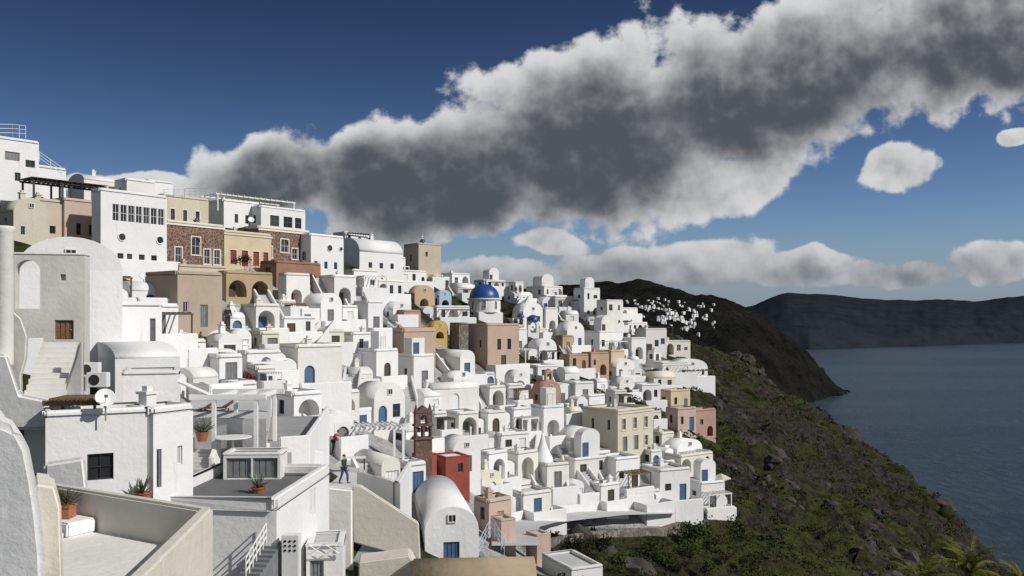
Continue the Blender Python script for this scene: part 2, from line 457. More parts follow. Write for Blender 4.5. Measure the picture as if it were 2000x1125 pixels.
def H(x0, x1, yt, yb, a=45, s=.4, roof='flat', col='white', fo=None, so=None, d=None, dpd=5, arch=False, mark=True, **kw):
    P, w, dp, h, d = px_place(x0, x1, yt, yb, a, s, d, dpd)
    rise = None
    if roof == 'vault': rise = min(w*.45, h*.45); h -= rise
    elif roof == 'side': rise = min(dp*.4, h*.4); h -= rise
    else: h -= kw.get('parapet', .35)
    h = max(.8, h)
    wc, dc = rng.choice(WC), rng.choice(DC)
    def sc(L, wid): return [q if q[0] == 'round' else (q[0], q[1]*wid, q[2]*h, q[3]*wid, q[4]*h, q[5], q[6] if len(q) > 6 else False) for q in L]
    fo = auto(w, h, True, wc, dc, arch) if fo is None else sc(fo, w)
    if so is None: so = auto(dp, h, False, wc, dc, False, 2.6) if rng.random() < .8 else []
    else: so = sc(so, dp)
    r = house(P, a, w, dp, h, roof, col, fo, so, rise=rise, **kw)
    if mark: BOXES.append((x0, yt, x1, yb))
    HOUSES[-1].update(px=(x0+x1)/2, py=(yt+yb)/2)
    return r

# ------------------------------------------------------------------ mansions along the top
H(190,322,366,520,55,.05,dpd=1.6,fo=[('w',.17+.115*k,.62,.1,.23,'wpaint') for k in range(7)]+[('round',2.2,3.0,.8),('round',6.4,3.0,.8)]+[('w',.24,.03,.09,.16,'brown'),('d',.38,.01,.08,.18,'brown'),('w',.56,.03,.09,.16,'brown'),('w',.75,.03,.09,.16,'brown')],label='tall white mansion with a band of glazed windows above two round windows',terrace=1.5)
H(118,196,385,468,55,.1,col='salmon',fo=[('w',.3,.15,.12,.3,'brown'),('w',.62,.15,.12,.3,'brown')],label='pale pinkish beige house under a dark awning at upper left',dpd=2.4,d=88)
H(62,120,385,462,55,.1,col='beige',fo=[('w',.5,.12,.2,.22,'brown')],label='narrow beige house with brown pergola roof left of the pinkish house',dpd=2.4,d=86)
H(0,88,383,468,50,.3,'vault','olive',fo=[('w',.2,.2,.12,.3,'blue')],label='olive beige house with rounded vault roof at left edge')
H(-30,66,262,390,50,.1,dpd=3,label='topmost white house with railed roof terrace at upper left corner',fo=[('w',.5,.35,.12,.14,'grey'),('w',.72,.6,.2,.12,'grey'),('s',.3,.68,.3,.14,'grey')])
H(45,122,318,362,55,.1,dpd=3,label='low white house with a stepped parapet below the railed terrace',fo=[])
H(135,232,336,372,50,.3,'side','white2',fo=[],so=[],label='long low vaulted white roof on the skyline behind the tall mansion',d=112)
H(225,300,347,400,50,.3,label='white roof block between the vaulted roof and cream house on skyline',fo=[],d=112)
H(262,335,350,400,45,.4,label='white stepped house behind the cream house on the skyline',d=118,fo=[])
H(312,405,378,440,52,.08,col='cream',fo=[('w',.15,.2,.09,.4,'grey'),('w',.42,.2,.09,.4,'grey'),('w',.7,.2,.09,.4,'grey')],label='cream house with railing on roof behind the brown stone mansion',trim='creamw',d=112,dpd=3)
for (x0, x1, yt, yb, lab) in ((320,436,428,520,'brown stone mansion with tall arched window and cream trim, nearest of two'),(500,607,440,508,'brown stone mansion with arched window, farther one beyond yellow house')):
    H(x0,x1,yt,yb,55,.05,col='stone',dpd=3,cornice='creamw',trim='creamw',fo=[('w',.42,.3,.15,.42,'wpaint',True),('w',.14,.1,.11,.35,'wpaint'),('w',.64,.1,.11,.35,'wpaint'),('w',.82,.1,.11,.35,'wpaint')],label=lab)
H(434,530,448,520,55,.04,col='yellow',dpd=3,cornice='cream',trim='cream',fo=[('s',.12,.08,.13,.42,'redp'),('d',.36,.03,.13,.48,'redp'),('s',.6,.08,.13,.42,'redp'),('s',.82,.08,.11,.42,'redp')],label='yellow mansion with red doors between the two brown stone mansions')
H(408,505,388,450,50,.3,label='white house with blue tinted shade left under the rooftop pergola',d=122,fo=[('w',.3,.3,.1,.3,'grey'),('w',.6,.3,.1,.3,'grey')])
H(500,597,400,448,52,.1,label='white house with glazed balcony right under the rooftop pergola',d=124,dpd=3,fo=[('w',.2,.2,.2,.5,'grey'),('w',.5,.2,.2,.5,'grey'),('w',.76,.2,.15,.5,'grey')])
H(528,628,508,556,55,.12,col='terra',dpd=3,fo=[('arch',.66,.03,.3,.55,'brown',True)],label='low terracotta house with blind wall below the farther stone mansion')
H(437,532,528,582,52,.05,col='ochre',dpd=3,fo=[('arch',.05,.05,.38,.7,'brown',True),('arch',.54,.05,.38,.7,'brown',True)],label='ochre cellar wall with two big arches below yellow mansion')
H(340,440,515,560,52,.1,col='beige',dpd=3,fo=[('arch',.65,.05,.3,.75,'redp',True),('w',.2,.4,.12,.3,'brown')],label='beige terrace house with blind arch below the nearest stone mansion')
H(285,432,528,642,52,.42,col='khaki',fo=[('s',.5,.03,.17,.42,'grey'),('w',.12,.3,.12,.2,'wpaint')],so=[],label='large khaki block house with grey shuttered door and blank side wall',rcol='floor')
H(548,605,532,600,50,.2,col='white2',fo=[('arch',.2,.02,.45,.55,'redp',True)],label='small white house with red door in an arch below terracotta house')
H(600,672,455,530,54,.1,dpd=3,fo=[('round',3.2,3.2,.9),('round',5.2,3.2,.6),('w',.1,.1,.1,.2,'blue'),('w',.4,.1,.1,.2,'blue'),('w',.7,.1,.1,.2,'blue')],label='white house with round porthole windows right of farther stone mansion')
H(655,790,462,535,50,.35,'side',fo=[('w',.2,.3,.08,.25,'blue'),('w',.45,.3,.08,.25,'blue'),('w',.7,.3,.08,.25,'blue')],so=[],label='wide white house with vaulted roof and three windows on the ridge')
H(650,730,452,480,48,.3,label='flat white house with dark roof railing behind the wide vaulted house',d=160)
H(788,862,474,522,40,.4,col='beige',fo=[('w',.3,.5,.1,.2,'brown')],label='beige fortress like block with tiny blue dome on the ridge',name='fortress')
# ------------------------------------------------------------------ coloured houses in the middle
H(910,1016,632,722,44,.4,col='tan',fo=[('w',.3,.45,.12,.25,'brown'),('w',.62,.45,.12,.25,'brown'),('d',.42,.02,.16,.3,'brown')],so=[('w',.3,.5,.08,.18,'brown')],label='large tan house below the blue domed church',rcol='tan',terrace=2)
H(755,852,640,692,45,.35,col='tan',fo=[],so=[],label='long tan wall house with diagonal stair left of the yellow arch',rcol='tan',parapet=.6)
H(878,915,630,690,40,.5,col='gstone',fo=[],so=[],label='dark grey stone wall block left of the large tan house',name='stone_block')
H(838,876,626,662,40,.2,'vault','bpattern',fo=[('arch',.2,.02,.6,.7,'brown',True)],so=[],label='small bright yellow arched house with dark doorway')
H(800,850,556,600,48,.2,'vault','ochre',fo=[('arch',.25,.02,.5,.7,'brown',True)],label='ochre vaulted house with arch above the tan stair house')
H(850,882,566,606,42,.25,'vault','lblue',fo=[('arch',.2,.02,.6,.75,'blue',True)],label='light blue arched house right of the ochre vaulted house')
H(1092,1150,692,728,40,.35,col='orange',label='orange tan house with flat roof, left of two orange houses',terrace=1.5)
H(1135,1190,688,735,40,.35,col='orange',fo=[('arch',.5,.02,.35,.5,'brown',True),('w',.15,.5,.12,.25,'blue')],label='orange tan house with arched doorway, right of two orange houses')
H(1182,1220,684,735,38,.3,col='yellow',label='ochre yellow house with narrow front, right of orange houses')
H(1085,1120,655,690,40,.4,col='ochre',label='ochre house with blank sides above the two orange houses')
H(1038,1096,745,795,30,.35,'vault','pink',fo=[('d',.3,.02,.4,.75,'redp',True)],label='pink chapel with a vaulted gable and red door',name='chapel',cat='chapel')
H(1135,1278,800,886,42,.5,col='olive',cornice='cream',trim='cream',fo=[('w',.12,.55,.1,.28,'wpaint'),('w',.43,.55,.1,.28,'wpaint'),('w',.74,.55,.1,.28,'wpaint'),('d',.14,.03,.12,.36,'grey'),('d',.45,.03,.12,.36,'grey'),('w',.75,.1,.1,.26,'wpaint')],so=[('w',.2,.55,.08,.25,'grey'),('w',.65,.55,.08,.25,'grey')],label='pale olive cream two storey house with six openings and cornice')
H(1300,1360,797,845,35,.4,col='salmon',label='salmon pink house on the cliff edge, left of two')
H(1335,1398,800,856,35,.4,col='pink',label='pink terracotta house at the cliff edge, right of two',fo=[('arch',.55,.02,.3,.4,'brown',True),('w',.2,.5,.15,.2,'grey')])
H(1285,1348,762,805,38,.4,col='yellow',label='pale ochre house above the pink cliff edge houses')
H(818,846,888,938,50,.5,col='red',fo=[],so=[],label='dull red chapel wall beside the brown belfry',name='chapel',cat='chapel',parapet=.15,terrace=0,chimney=False)
H(855,940,856,925,35,.35,'vault','white',label='white barrel vaulted house behind the low red house front',chimney=False)
H(845,918,893,942,30,.35,'flat','red',fo=[('w',.5,.35,.22,.4,'grey')],so=[('d',.3,.02,.4,.8,'redp')],label='low red house front with one window right of brown belfry',chimney=False,parapet=.12,rcol='white')
H(775,822,605,640,45,.3,col='pink',label='small pink house above the long tan stair house')
H(925,1000,975,1035,40,.4,col='salmon',fo=[('s',.35,.05,.3,.6,'pink')],label='salmon pink house with matching shutters beside the curved path')
H(965,1000,1015,1062,30,.4,col='salmon',fo=[],so=[],label='small salmon stepped wall house beside path bend',parapet=.15)

# ------------------------------------------------------------------ white houses, left centre
LST = [(470,545,588,655,46,.4,'flat'),(535,615,615,662,45,.25,'flat'),(585,668,568,640,46,.5,'vault'),(625,695,533,600,45,.4,'flat'),
(690,748,580,652,42,.5,'flat'),(660,738,522,572,45,.4,'flat'),(735,792,500,545,42,.35,'flat'),(745,802,585,625,40,.4,'vault'),(875,925,545,580,38,.4,'flat'),
(925,988,545,565,38,.4,'flat'),(1000,1062,587,640,32,.35,'flat'),(1060,1122,572,606,32,.4,'flat'),(1120,1172,560,622,30,.4,'flat'),(1165,1217,580,642,30,.4,'flat'),
(1085,1142,625,682,32,.4,'vault'),(1140,1218,640,690,30,.4,'flat'),(1030,1088,660,712,35,.4,'vault'),(1215,1262,655,702,28,.4,'flat'),(1240,1302,640,692,28,.35,'flat'),
(545,668,668,765,46,.3,'flat'),(440,548,680,725,45,.4,'flat'),(385,472,690,742,48,.5,'flat'),(665,748,645,702,44,.3,'flat'),(700,778,675,748,42,.45,'flat'),
(775,848,690,762,40,.45,'flat'),(845,928,682,742,40,.65,'flat'),(690,792,748,838,42,.4,'vault'),(800,872,760,805,40,.4,'flat'),(830,938,745,806,40,.15,'flat'),
(935,988,750,802,38,.4,'flat'),(975,1022,745,792,38,.4,'flat'),(985,1032,720,762,36,.4,'vault'),(1085,1132,715,772,34,.4,'flat'),(1130,1182,765,800,32,.4,'flat'),
(1035,1102,790,862,36,.4,'flat'),(930,988,800,855,40,.4,'flat'),(985,1038,795,855,38,.35,'flat'),(1085,1167,830,892,35,.35,'flat'),(985,1052,880,942,38,.4,'flat'),
(930,992,880,948,40,.4,'flat'),(1040,1112,900,962,36,.4,'flat'),(1165,1250,890,962,34,.45,'flat'),(1250,1348,910,985,32,.4,'flat'),(1290,1372,855,905,30,.4,'vault'),
(1340,1415,940,1000,28,.4,'flat'),(985,1078,955,1008,38,.4,'flat'),(1150,1210,945,990,34,.4,'flat'),(625,702,760,805,44,.4,'flat'),(530,628,765,832,46,.45,'flat'),
(690,782,890,962,44,.6,'flat'),(770,832,900,965,42,.5,'flat'),(1260,1345,700,735,28,.4,'flat'),(1300,1382,695,742,26,.3,'flat'),(1190,1240,735,775,32,.4,'vault'),
(1230,1290,745,790,30,.4,'flat'),(860,925,720,760,40,.4,'vault'),(420,500,740,800,48,.4,'flat'),(330,425,715,770,50,.5,'side'),(330,400,655,700,50,.4,'flat'),
(225,345,590,672,48,.45,'flat'),(160,232,590,670,20,.5,'flat'),(440,490,640,680,46,.4,'vault'),(495,560,690,740,45,.4,'flat'),(610,690,800,870,44,.5,'flat'),
(1100,1160,740,790,33,.4,'flat'),(870,935,800,862,40,.4,'flat'),(1370,1420,960,1000,26,.4,'vault'),(1215,1290,960,992,32,.35,'flat'),(225,330,545,600,52,.3,'flat'),
(150,230,505,600,52,.3,'flat'),(1180,1240,700,742,32,.4,'flat'),(1050,1090,600,650,32,.4,'flat'),(985,1030,640,690,34,.4,'flat')]
EX = [None, 'annex', 'annex', 'stairs', 'stairs', 'vault_annex', 'vault_annex', 'upper', 'upper', 'upper']
for k, (x0, x1, yt, yb, a, s, rf) in enumerate(LST):
    if rf == 'flat' and rng.random() < .22: rf = rng.choice(['vault', 'vault', 'side'])
    H(x0, x1, yt+rng.uniform(0, 7), yb, a+rng.uniform(-10, 10), s, rf, 'white' if rng.random() < .65 else 'white2', arch=rng.random() < .4,
      terrace=rng.choice([0, 1.2, 1.6, 2.2]), extra=rng.choice(EX))
# ------------------------------------------------------------------ filler houses on the free slopes
POLY = [(440,575),(620,530),(700,515),(800,530),(960,565),(1110,585),(1215,610),(1240,650),(1370,705),(1365,735),(1290,755),(1280,850),(1330,890),(1395,980),
 (1290,990),(1100,980),(1010,1000),(930,955),(860,905),(640,800),(440,770),(330,700),(300,650)]
def inpoly(x, y, P):
    c = False
    for (x1, y1), (x2, y2) in zip(P, P[1:]+P[:1]):
        if (y1 > y) != (y2 > y) and x < (x2-x1)*(y-y1)/(y2-y1)+x1: c = not c
    return c
G = np.zeros((1200//6, 2000//6), bool)
for x0, y0, x1, y1 in BOXES: G[max(0, int(y0/6)):int(y1/6), max(0, int(x0/6)):max(0, int(x1/6))] = True
G[int(545/6):int(640/6), int(905/6):int(985/6)] = True
G[int(790/6):int(905/6), int(805/6):int(850/6)] = True
G[int(840/6):int(905/6), int(1035/6):int(1085/6)] = True
cand = [(x+rng.uniform(-12, 12), y+rng.uniform(-7, 7)) for y in range(530, 1005, 13) for x in range(310, 1420, 18)]
rng.shuffle(cand)
nf = 0
for ps, (w0, w1, h0, h1, lim) in enumerate(((5.5, 9.0, 2.2, 3.4, .50), (3.2, 5.4, 2.0, 3.3, .48), (2.0, 3.2, 1.5, 2.5, .58))):
    for x, y in cand:
        if not inpoly(x, y, POLY) or nf > 190: continue
        d = hit(x, y); w = rng.uniform(w0, w1)*F/d; hh = rng.uniform(h0, h1)*F/d
        x0, x1, y0, y1 = x-w/2, x+w/2, y-hh, y
        g = G[int(y0/6):int(y1/6)+1, int(x0/6):int(x1/6)+1]
        if g.size == 0 or g.mean() > lim or x1 > 1415: continue
        G[int(y0/6):int(y1/6), int(x0/6):int(x1/6)] = True
        a = np.interp(x, [300, 1400], [50, 28])+rng.uniform(-15, 15)
        H(x0, x1, y0, y1, float(a), rng.uniform(.25, .5), rng.choice(['flat', 'flat', 'flat', 'vault', 'side'] if ps else ['flat', 'flat', 'side']), rng.choice(['white', 'white', 'white2', 'white2', 'white', 'creamw']), mark=False,
          arch=rng.random() < .4, terrace=rng.choice([0, 1.2, 1.8]), extra=rng.choice(EX) if ps < 2 else None)
        nf += 1
print('filler', nf, 'houses', len(HOUSES))

# ------------------------------------------------------------------ churches, belfries
def dome_mesh(r, n=32, k=.95): return MB().lathe([(r*math.cos(t*math.pi/24)+1e-4, r*k*math.sin(t*math.pi/24)) for t in range(13)], n)
d = hit(945, 632); P = W(945, 632, d)
s = d/F
t = thing('church', 'white church with large blue dome on a windowed drum', 'church', P+Vector((0, 3, 0)), R(30))
b = MB(); b.box(-2.6, -2.6, -5, 2.6, 2.6, (632-610)*s); b.build('wall', MT['white'], t, bev=.08)
z0 = (632-610)*s; z1 = (632-582)*s; r = 33*s
MB().lathe([(r*.96, z0), (r*.96, z1-.3), (r*1.05, z1-.25), (r*1.05, z1), (.01, z1)], 32).build('drum', MT['white'], t)
do = dome_mesh(30*s).build('dome', MT['dome'], t, smooth=True); do.location = (0, 0, z1)
MB().lathe([(.12, 0), (.12, .3), (.02, .35)], 8).build('finial', MT['wpaint'], do).location = (0, 0, 30*s*.95)
b = MB(); b.box(-.04, -.04, .3, .04, .04, 1.1); b.box(-.3, -.03, .75, .3, .03, .83); b.build('cross', MT['wpaint'], do).location = (0, 0, 30*s*.95)
for k in range(8):
    q = k*math.pi/4+.3
    opening_part('window', .55, 1.5, 'wpaint', t, (r*.985*math.sin(q)*1.03-.27*math.cos(q), -r*.985*math.cos(q)*1.03-.27*math.sin(q), z0+.6), q, True)
SPOTS.append((P.x, P.y))
def belfry(px, yt, yb, wpx, a, mat, label, dome=None, d=None, tiers=1):
    d = d or hit(px, yb); P = W(px, yb, d); s = d/F; w = wpx*s; h = (yb-yt)*s
    t = thing('belfry', label, 'bell tower', P, R(a))
    hb = h*(.75 if dome else .9)
    b = MB(); th = .5
    if tiers == 1: holes = [(w*.22, hb*.3, w*.56, hb*.6, True, th, False)]
    else: holes = [(w*.1, hb*.36, w*.34, hb*.28, True, th, False), (w*.56, hb*.36, w*.34, hb*.28, True, th, False), (w*.31, hb*.7, w*.38, hb*.24, True, th, False)]
    wallface(b, (-w/2, 0), (1, 0), (0, 1), w, -2, hb, holes)
    wallface(b, (-w/2, th), (1, 0), (0, 1), w, -2, hb, [(q[0], q[1], q[2], q[3], q[4], .001, False) for q in holes])
    for x in (-w/2, w/2): b.quad((x, 0, -2), (x, th, -2), (x, th, hb), (x, 0, hb))
    b.quad((-w/2, 0, hb), (w/2, 0, hb), (w/2, th, hb), (-w/2, th, hb)); b.build('wall', mat, t)
    if tiers == 3:
        for zz in (.32, .67): MB().box(-w*.56, -.12, hb*zz-.08, w*.56, th+.12, hb*zz+.08).build('ledge', mat, t)
        for sx in (-1, 1): MB().lathe([(.16, 0), (.16, .25), (.001, .75)], 6, (sx*w*.42, th/2, hb)).build('finial', mat, t)
    if not dome:
        MB().prism([(-w*.55, -.06, hb), (w*.55, -.06, hb), (0, -.06, hb+w*.4)], (0, th+.12, 0)).build('gable', mat, t)
    else:
        o = dome_mesh(w*.5, 16).build('dome', dome, t, smooth=True); o.location = (0, th/2, hb)
        b = MB(); b.box(-.04, -.04, 0, .04, .04, .9); b.box(-.25, -.03, .5, .25, .03, .58); b.build('cross', MT['wpaint'], o).location = (0, 0, w*.47)
    for q in holes:
        bl = MB().lathe([(.22, 0), (.18, .1), (.13, .3), (.02, .38)], 12).build('bell', MT['dark'], t); bl.location = (-w/2+q[0]+q[2]/2, th/2, q[1]+q[3]*.45)
    return t
belfry(828, 798, 880, 34, 25, MT['belfry'], 'dark reddish brown stone belfry with three arched bell openings', tiers=3, d=hit(832, 935)-1.5)
belfry(1042, 615, 660, 24, 25, MT['white'], 'white belfry with small blue dome below right of the church', MT['dome'])
belfry(1018, 612, 640, 15, 25, MT['white'], 'tiny white belfry with blue dome just right of church', MT['dome'])
belfry(826, 470, 480, 12, 20, MT['white'], 'tiny belfry with blue cap on the beige fortress block', MT['dome'], d=hit(825, 522)+2)
belfry(1073, 724, 748, 16, 25, MT['orange'], 'small orange belfry on top of the pink chapel', d=hit(1066, 795)+1.0)
belfry(725, 515, 540, 24, 30, MT['white'], 'white gabled belfry on the slope below the ridge houses')
belfry(1085, 565, 590, 14, 25, MT['white'], 'white belfry silhouette on skyline right of the church')
# white dome
P = W(648, 850, hit(648, 850)); s = P.y/F
t = thing('chapel', 'little chapel with plain white dome above the terraces', 'chapel', P, R(30))
MB().box(-30*s, -30*s, -3, 30*s, 30*s, 6*s).build('wall', MT['white'], t, bev=.06)
dome_mesh(28*s, 32, .9).build('dome', MT['white'], t, smooth=True).location = (0, 0, 6*s)
# pointed white cone
d = hit(1060, 905)-2; s = d/F
t = thing('cone_tower', 'pointed white plaster cone with flaring base below the pink chapel', 'tower', W(1060, 905, d))
MB().lathe([(26*s, -2), (24*s, 0), (19*s, 12*s), (12*s, 26*s), (6*s, 42*s), (2.5*s, 56*s), (.001, 60*s)], 16).build('cone', MT['white'], t, smooth=True)
MB().box(-22*s, -22*s, -4, 22*s, 22*s, -.05).build('base', MT['white'], t, bev=.06)

# ------------------------------------------------------------------ small generic things
def railing(pts, h, label, mat='wpaint', step=1.2):
    t = thing('railing', label, 'railing', pts[0]); o0 = Vector(pts[0])
    L = [Vector(p)-o0 for p in pts]
    for k in (.35, .68, 1.0):
        MB().tube([p+Vector((0, 0, h*k)) for p in L], .03, 6).build('rail', MT[mat], t)
    for a, b in zip(L, L[1:]):
        n = max(1, int((b-a).length/step))
        for i in range(n+1):
            p = a.lerp(b, i/n); MB().tube([p, p+Vector((0, 0, h))], .028, 6).build('post', MT[mat], t)
    return t
def pergola(P, a, w, dp, h, mat, label, n=8, post=.08, cover=False):
    t = thing('pergola', label, 'pergola', P, R(a))
    for x in (0, w):
        for y in (0, dp): MB().box(x-post, y-post, -.5, x+post, y+post, h).build('post', MT[mat], t)
    for y in (0, dp): MB().box(-.3, y-post*.8, h, w+.3, y+post*.8, h+.18).build('beam', MT[mat], t)
    b = MB()
    for k in range(n): x = w*(k+.5)/n; b.box(x-.04, -.3, h+.185, x+.04, dp+.3, h+.28)
    b.build('slats', MT[mat], t)
    if cover: MB().box(-.3, -.35, h+.285, w+.3, dp+.35, h+.34).build('canopy', MT['awning'], t)
    return t
def at(px, py, d=None): return W(px, py, d or hit(px, py))
P = W(66, 383, 86); pergola(P, 52, 3.6, 2.4, 1.5, 'dark', 'dark timber pergola shading the narrow beige house roof', cover=True)
P = W(122, 385, 88); pergola(P, 52, 4.2, 2.4, 1.3, 'dark', 'dark timber pergola shading the pinkish beige house roof', cover=True)
P = W(425, 404, 121); pergola(P, 50, 12.5, 4, 1.7, 'creamw', 'long pale rooftop pergola on the skyline above brown mansions', 14)
P = W(680, 470, 160); pergola(P, 45, 4.8, 3, 1.3, 'dark', 'dark rooftop pergola on the ridge right of long pale one')
P = W(1245, 662, 200); pergola(P, 20, 9, 4, 2.3, 'dark', 'dark roofed pergola terrace at the far end of village', cover=True)
P = W(985, 712, hit(980, 715)-3); pergola(P, 25, 3.5, 2.5, 2.2, 'creamw', 'pale pergola beside the large tan house')
railing([W(-10, 268, 88), W(25, 268, 90), W(50, 270, 93)], 1.3, 'white roof railing on the topmost white house')
railing([W(320, 387, 112), W(360, 385, 114), W(402, 384, 119)], 1.1, 'railing on the roof of the cream house', 'metal')
railing([W(55, 300, 92), W(120, 345, 95)], 1.0, 'sloping stair railing beside the topmost white house')
railing([W(478, 528, 104), W(528, 530, 110)], .9, 'dark red balcony railing below the yellow mansion', 'redp')
railing([W(160, 590, 62), W(228, 590, 66)], 1.1, 'white terrace railing on the house left of khaki block')

def stairs_px(a, b, n, wid, label, mat='white2', walls=True):
    A, B = Vector(a), Vector(b); dv = B-A; L = Vector((dv.x, dv.y, 0)); ang = math.atan2(L.y, L.x)-math.pi/2; L = L.length
    t = thing('staircase', label, 'stairs', A, ang); bm = MB()
    for i in range(n):
        z = dv.z*(i+1)/n
        bm.box(-wid/2, L*i/n, min(0, dv.z)-3, wid/2, L*(i+1)/n, z)
    bm.build('steps', MT[mat], t)
    if walls:
        for sx in (-1, 1):
            x = sx*(wid/2+.13); lo = min(0, dv.z)-3
            MB().prism([(x-.12, 0, lo), (x-.12, L, lo), (x-.12, L, dv.z+.7), (x-.12, 0, .7)], (.24, 0, 0)).build('side_wall', MT['white'], t, bev=.05)
    return t
ST = [(680,800,690,745,'beside the white vaulted two storey house'),(1030,915,1040,830,'below the pink chapel'),(1175,985,1135,935,'leading up from the curved path'),
 (815,690,765,650,'on the long tan wall house'),(540,640,510,590,'below the ochre arches'),(800,800,790,760,'right of the two storey vaulted house'),
 (600,700,640,650,'above the big white house'),(1010,620,1030,585,'right of the domed church'),(905,860,900,805,'above the red vaulted house'),(1120,720,1100,690,'below the ochre house'),
 (720,640,700,590,'below the ridge belfry'),(1230,880,1200,840,'right of the olive cream house'),(1095,975,1085,915,'between white terraces left of the lowest houses'),(960,960,965,890,'left of the pale lower houses')]
for x0, y0, x1, y1, l in ST:
    A, B = at(x0, y0), at(x1, y1); A.z += .6; B.z += .8
    n = max(5, int(abs(B.z-A.z)/.2)); n = min(n, 30)
    stairs_px(A, B, n, 1.3, 'white outdoor staircase '+l, 'floor2')

def leafball(mb, c, r, n, size, rg, flat=.8, zmin=-.3):
    for _ in range(n):
        while True:
            v = Vector((rg.uniform(-1, 1), rg.uniform(-1, 1), rg.uniform(zmin, 1)))
            if .35 < v.length < 1: break
        p = Vector(c)+Vector((v.x*r, v.y*r, v.z*r*flat))
        a = Vector((rg.gauss(0, 1), rg.gauss(0, 1), rg.gauss(0, 1))).normalized()
        bb = a.cross(Vector((rg.gauss(0, 1), rg.gauss(0, 1), rg.gauss(0, 1)))).normalized(); s = size*rg.uniform(.6, 1.3)
        mb.quad(p-a*s, p+bb*s*.55, p+a*s, p-bb*s*.55)
def leafmat(name, c0, c1):
    m, nt, b = nodes(name)
    g = nt.nodes.new('ShaderNodeNewGeometry')
    c = mixc(nt, g.outputs['Random Per Island'], c0, c1)
    c = mixc(nt, ramp(nt, tex(nt, pos(nt), .08, 3), .38, .65), c, tuple(x*.6 for x in c0))
    nt.links.new(c, b.inputs['Base Color']); b.inputs['Roughness'].default_value = .8
    b.inputs['Specular IOR Level'].default_value = .1
    return m
LG = leafmat('leaves_green', (.036, .050, .014), (.085, .098, .030)); LD = leafmat('leaves_dry', (.055, .048, .026), (.115, .10, .052))
LK = leafmat('leaves_dark', (.020, .026, .012), (.042, .048, .020)); LY = leafmat('leaves_yellow', (.10, .11, .022), (.26, .24, .05))
LF = leafmat('flowers', (.35, .04, .08), (.08, .10, .03)); LB = leafmat('leaves_bright', (.040, .064, .016), (.095, .12, .030))
def bush(P, r, label, mat, n=900, name='bush', cat='bush', flat=.8, group=None):
    t = thing(name, label, cat, P, 0, group); rg = random.Random(int(P[0]*91+P[1]*17))
    b = MB()
    for k in range(5):
        q = k*1.3; b.tube([(0, 0, -.3), (math.cos(q)*r*.5, math.sin(q)*r*.5, r*.6)], r*.05, 5, r*.015)
    b.build('stem', MT['bark'], t)
    b = MB()
    for k in range(8):
        q = rg.uniform(0, 6.28); e = rg.uniform(.1, .65)*r
        leafball(b, (math.cos(q)*e, math.sin(q)*e, r*rg.uniform(.15, .7)*flat), r*rg.uniform(.4, .65), n//8, r*.075, rg)
    b.build('foliage', mat, t)
    return t
for px, py, r, l, m in [(1350,1060,2.4,'large green bush at the foot of village left of the scrub slope',LB),(1270,1085,1.7,'rounded green bush below the stone wall',LG),(1440,1060,2.2,'broad bright green bush right of the large green bush',LB),
  (1150,1095,1.5,'dry brown bush beside the curved path',LD),(1370,1015,1.5,'dark green shrub against the lowest white houses',LK),
  (1110,1110,1.3,'olive shrub at the bottom beside the little salmon hut',LG),(1520,1050,1.8,'green clump on the slope right of the broad green bush',LG),(1225,975,1.4,'dark vine clump between the lowest white terraces',LK),
  (1275,735,1.6,'dark green tree like shrub above the ochre house at far end',LK),(1205,755,1.3,'grey green shrub right of the orange houses',LK),(466,515,1.5,'dark green climbing shrub in front of yellow mansion',LK),
  (478,748,1.0,'flowering pink shrub on the terrace left of big white house',LF),(1185,905,1.2,'vine creeping over the terrace right of the olive house',LK),(870,605,1.3,'dark shrub below the light blue arched house',LK),
  (1480,720,2.2,'green shrub on the rocky ridge beyond the village',LG),(685,835,.7,'small green shrub beside the white dome',LG)]:
    bush(at(px, py), r, l, m)
ORD = ['nearest', 'second', 'third', 'fourth', 'fifth', 'sixth', 'seventh', 'eighth', 'ninth', 'tenth', 'eleventh', 'twelfth', 'thirteenth', 'fourteenth', 'fifteenth', 'sixteenth', 'seventeenth', 'eighteenth', 'nineteenth', 'twentieth']
rb = random.Random(3)
for k in range(20):
    px = 1085+k*22+rb.uniform(-8, 8); py = rb.uniform(1066, 1120) if px < 1330 else rb.uniform(1035, 1120)
    bush(at(px, py), rb.uniform(.8, 1.6), 'thick shrub in the belt below the stone wall, %s from the left' % (ORD[k] if k else 'first'), rb.choice([LG, LG, LB, LK, LD]), 700, group='shrubs in the belt below the stone wall')

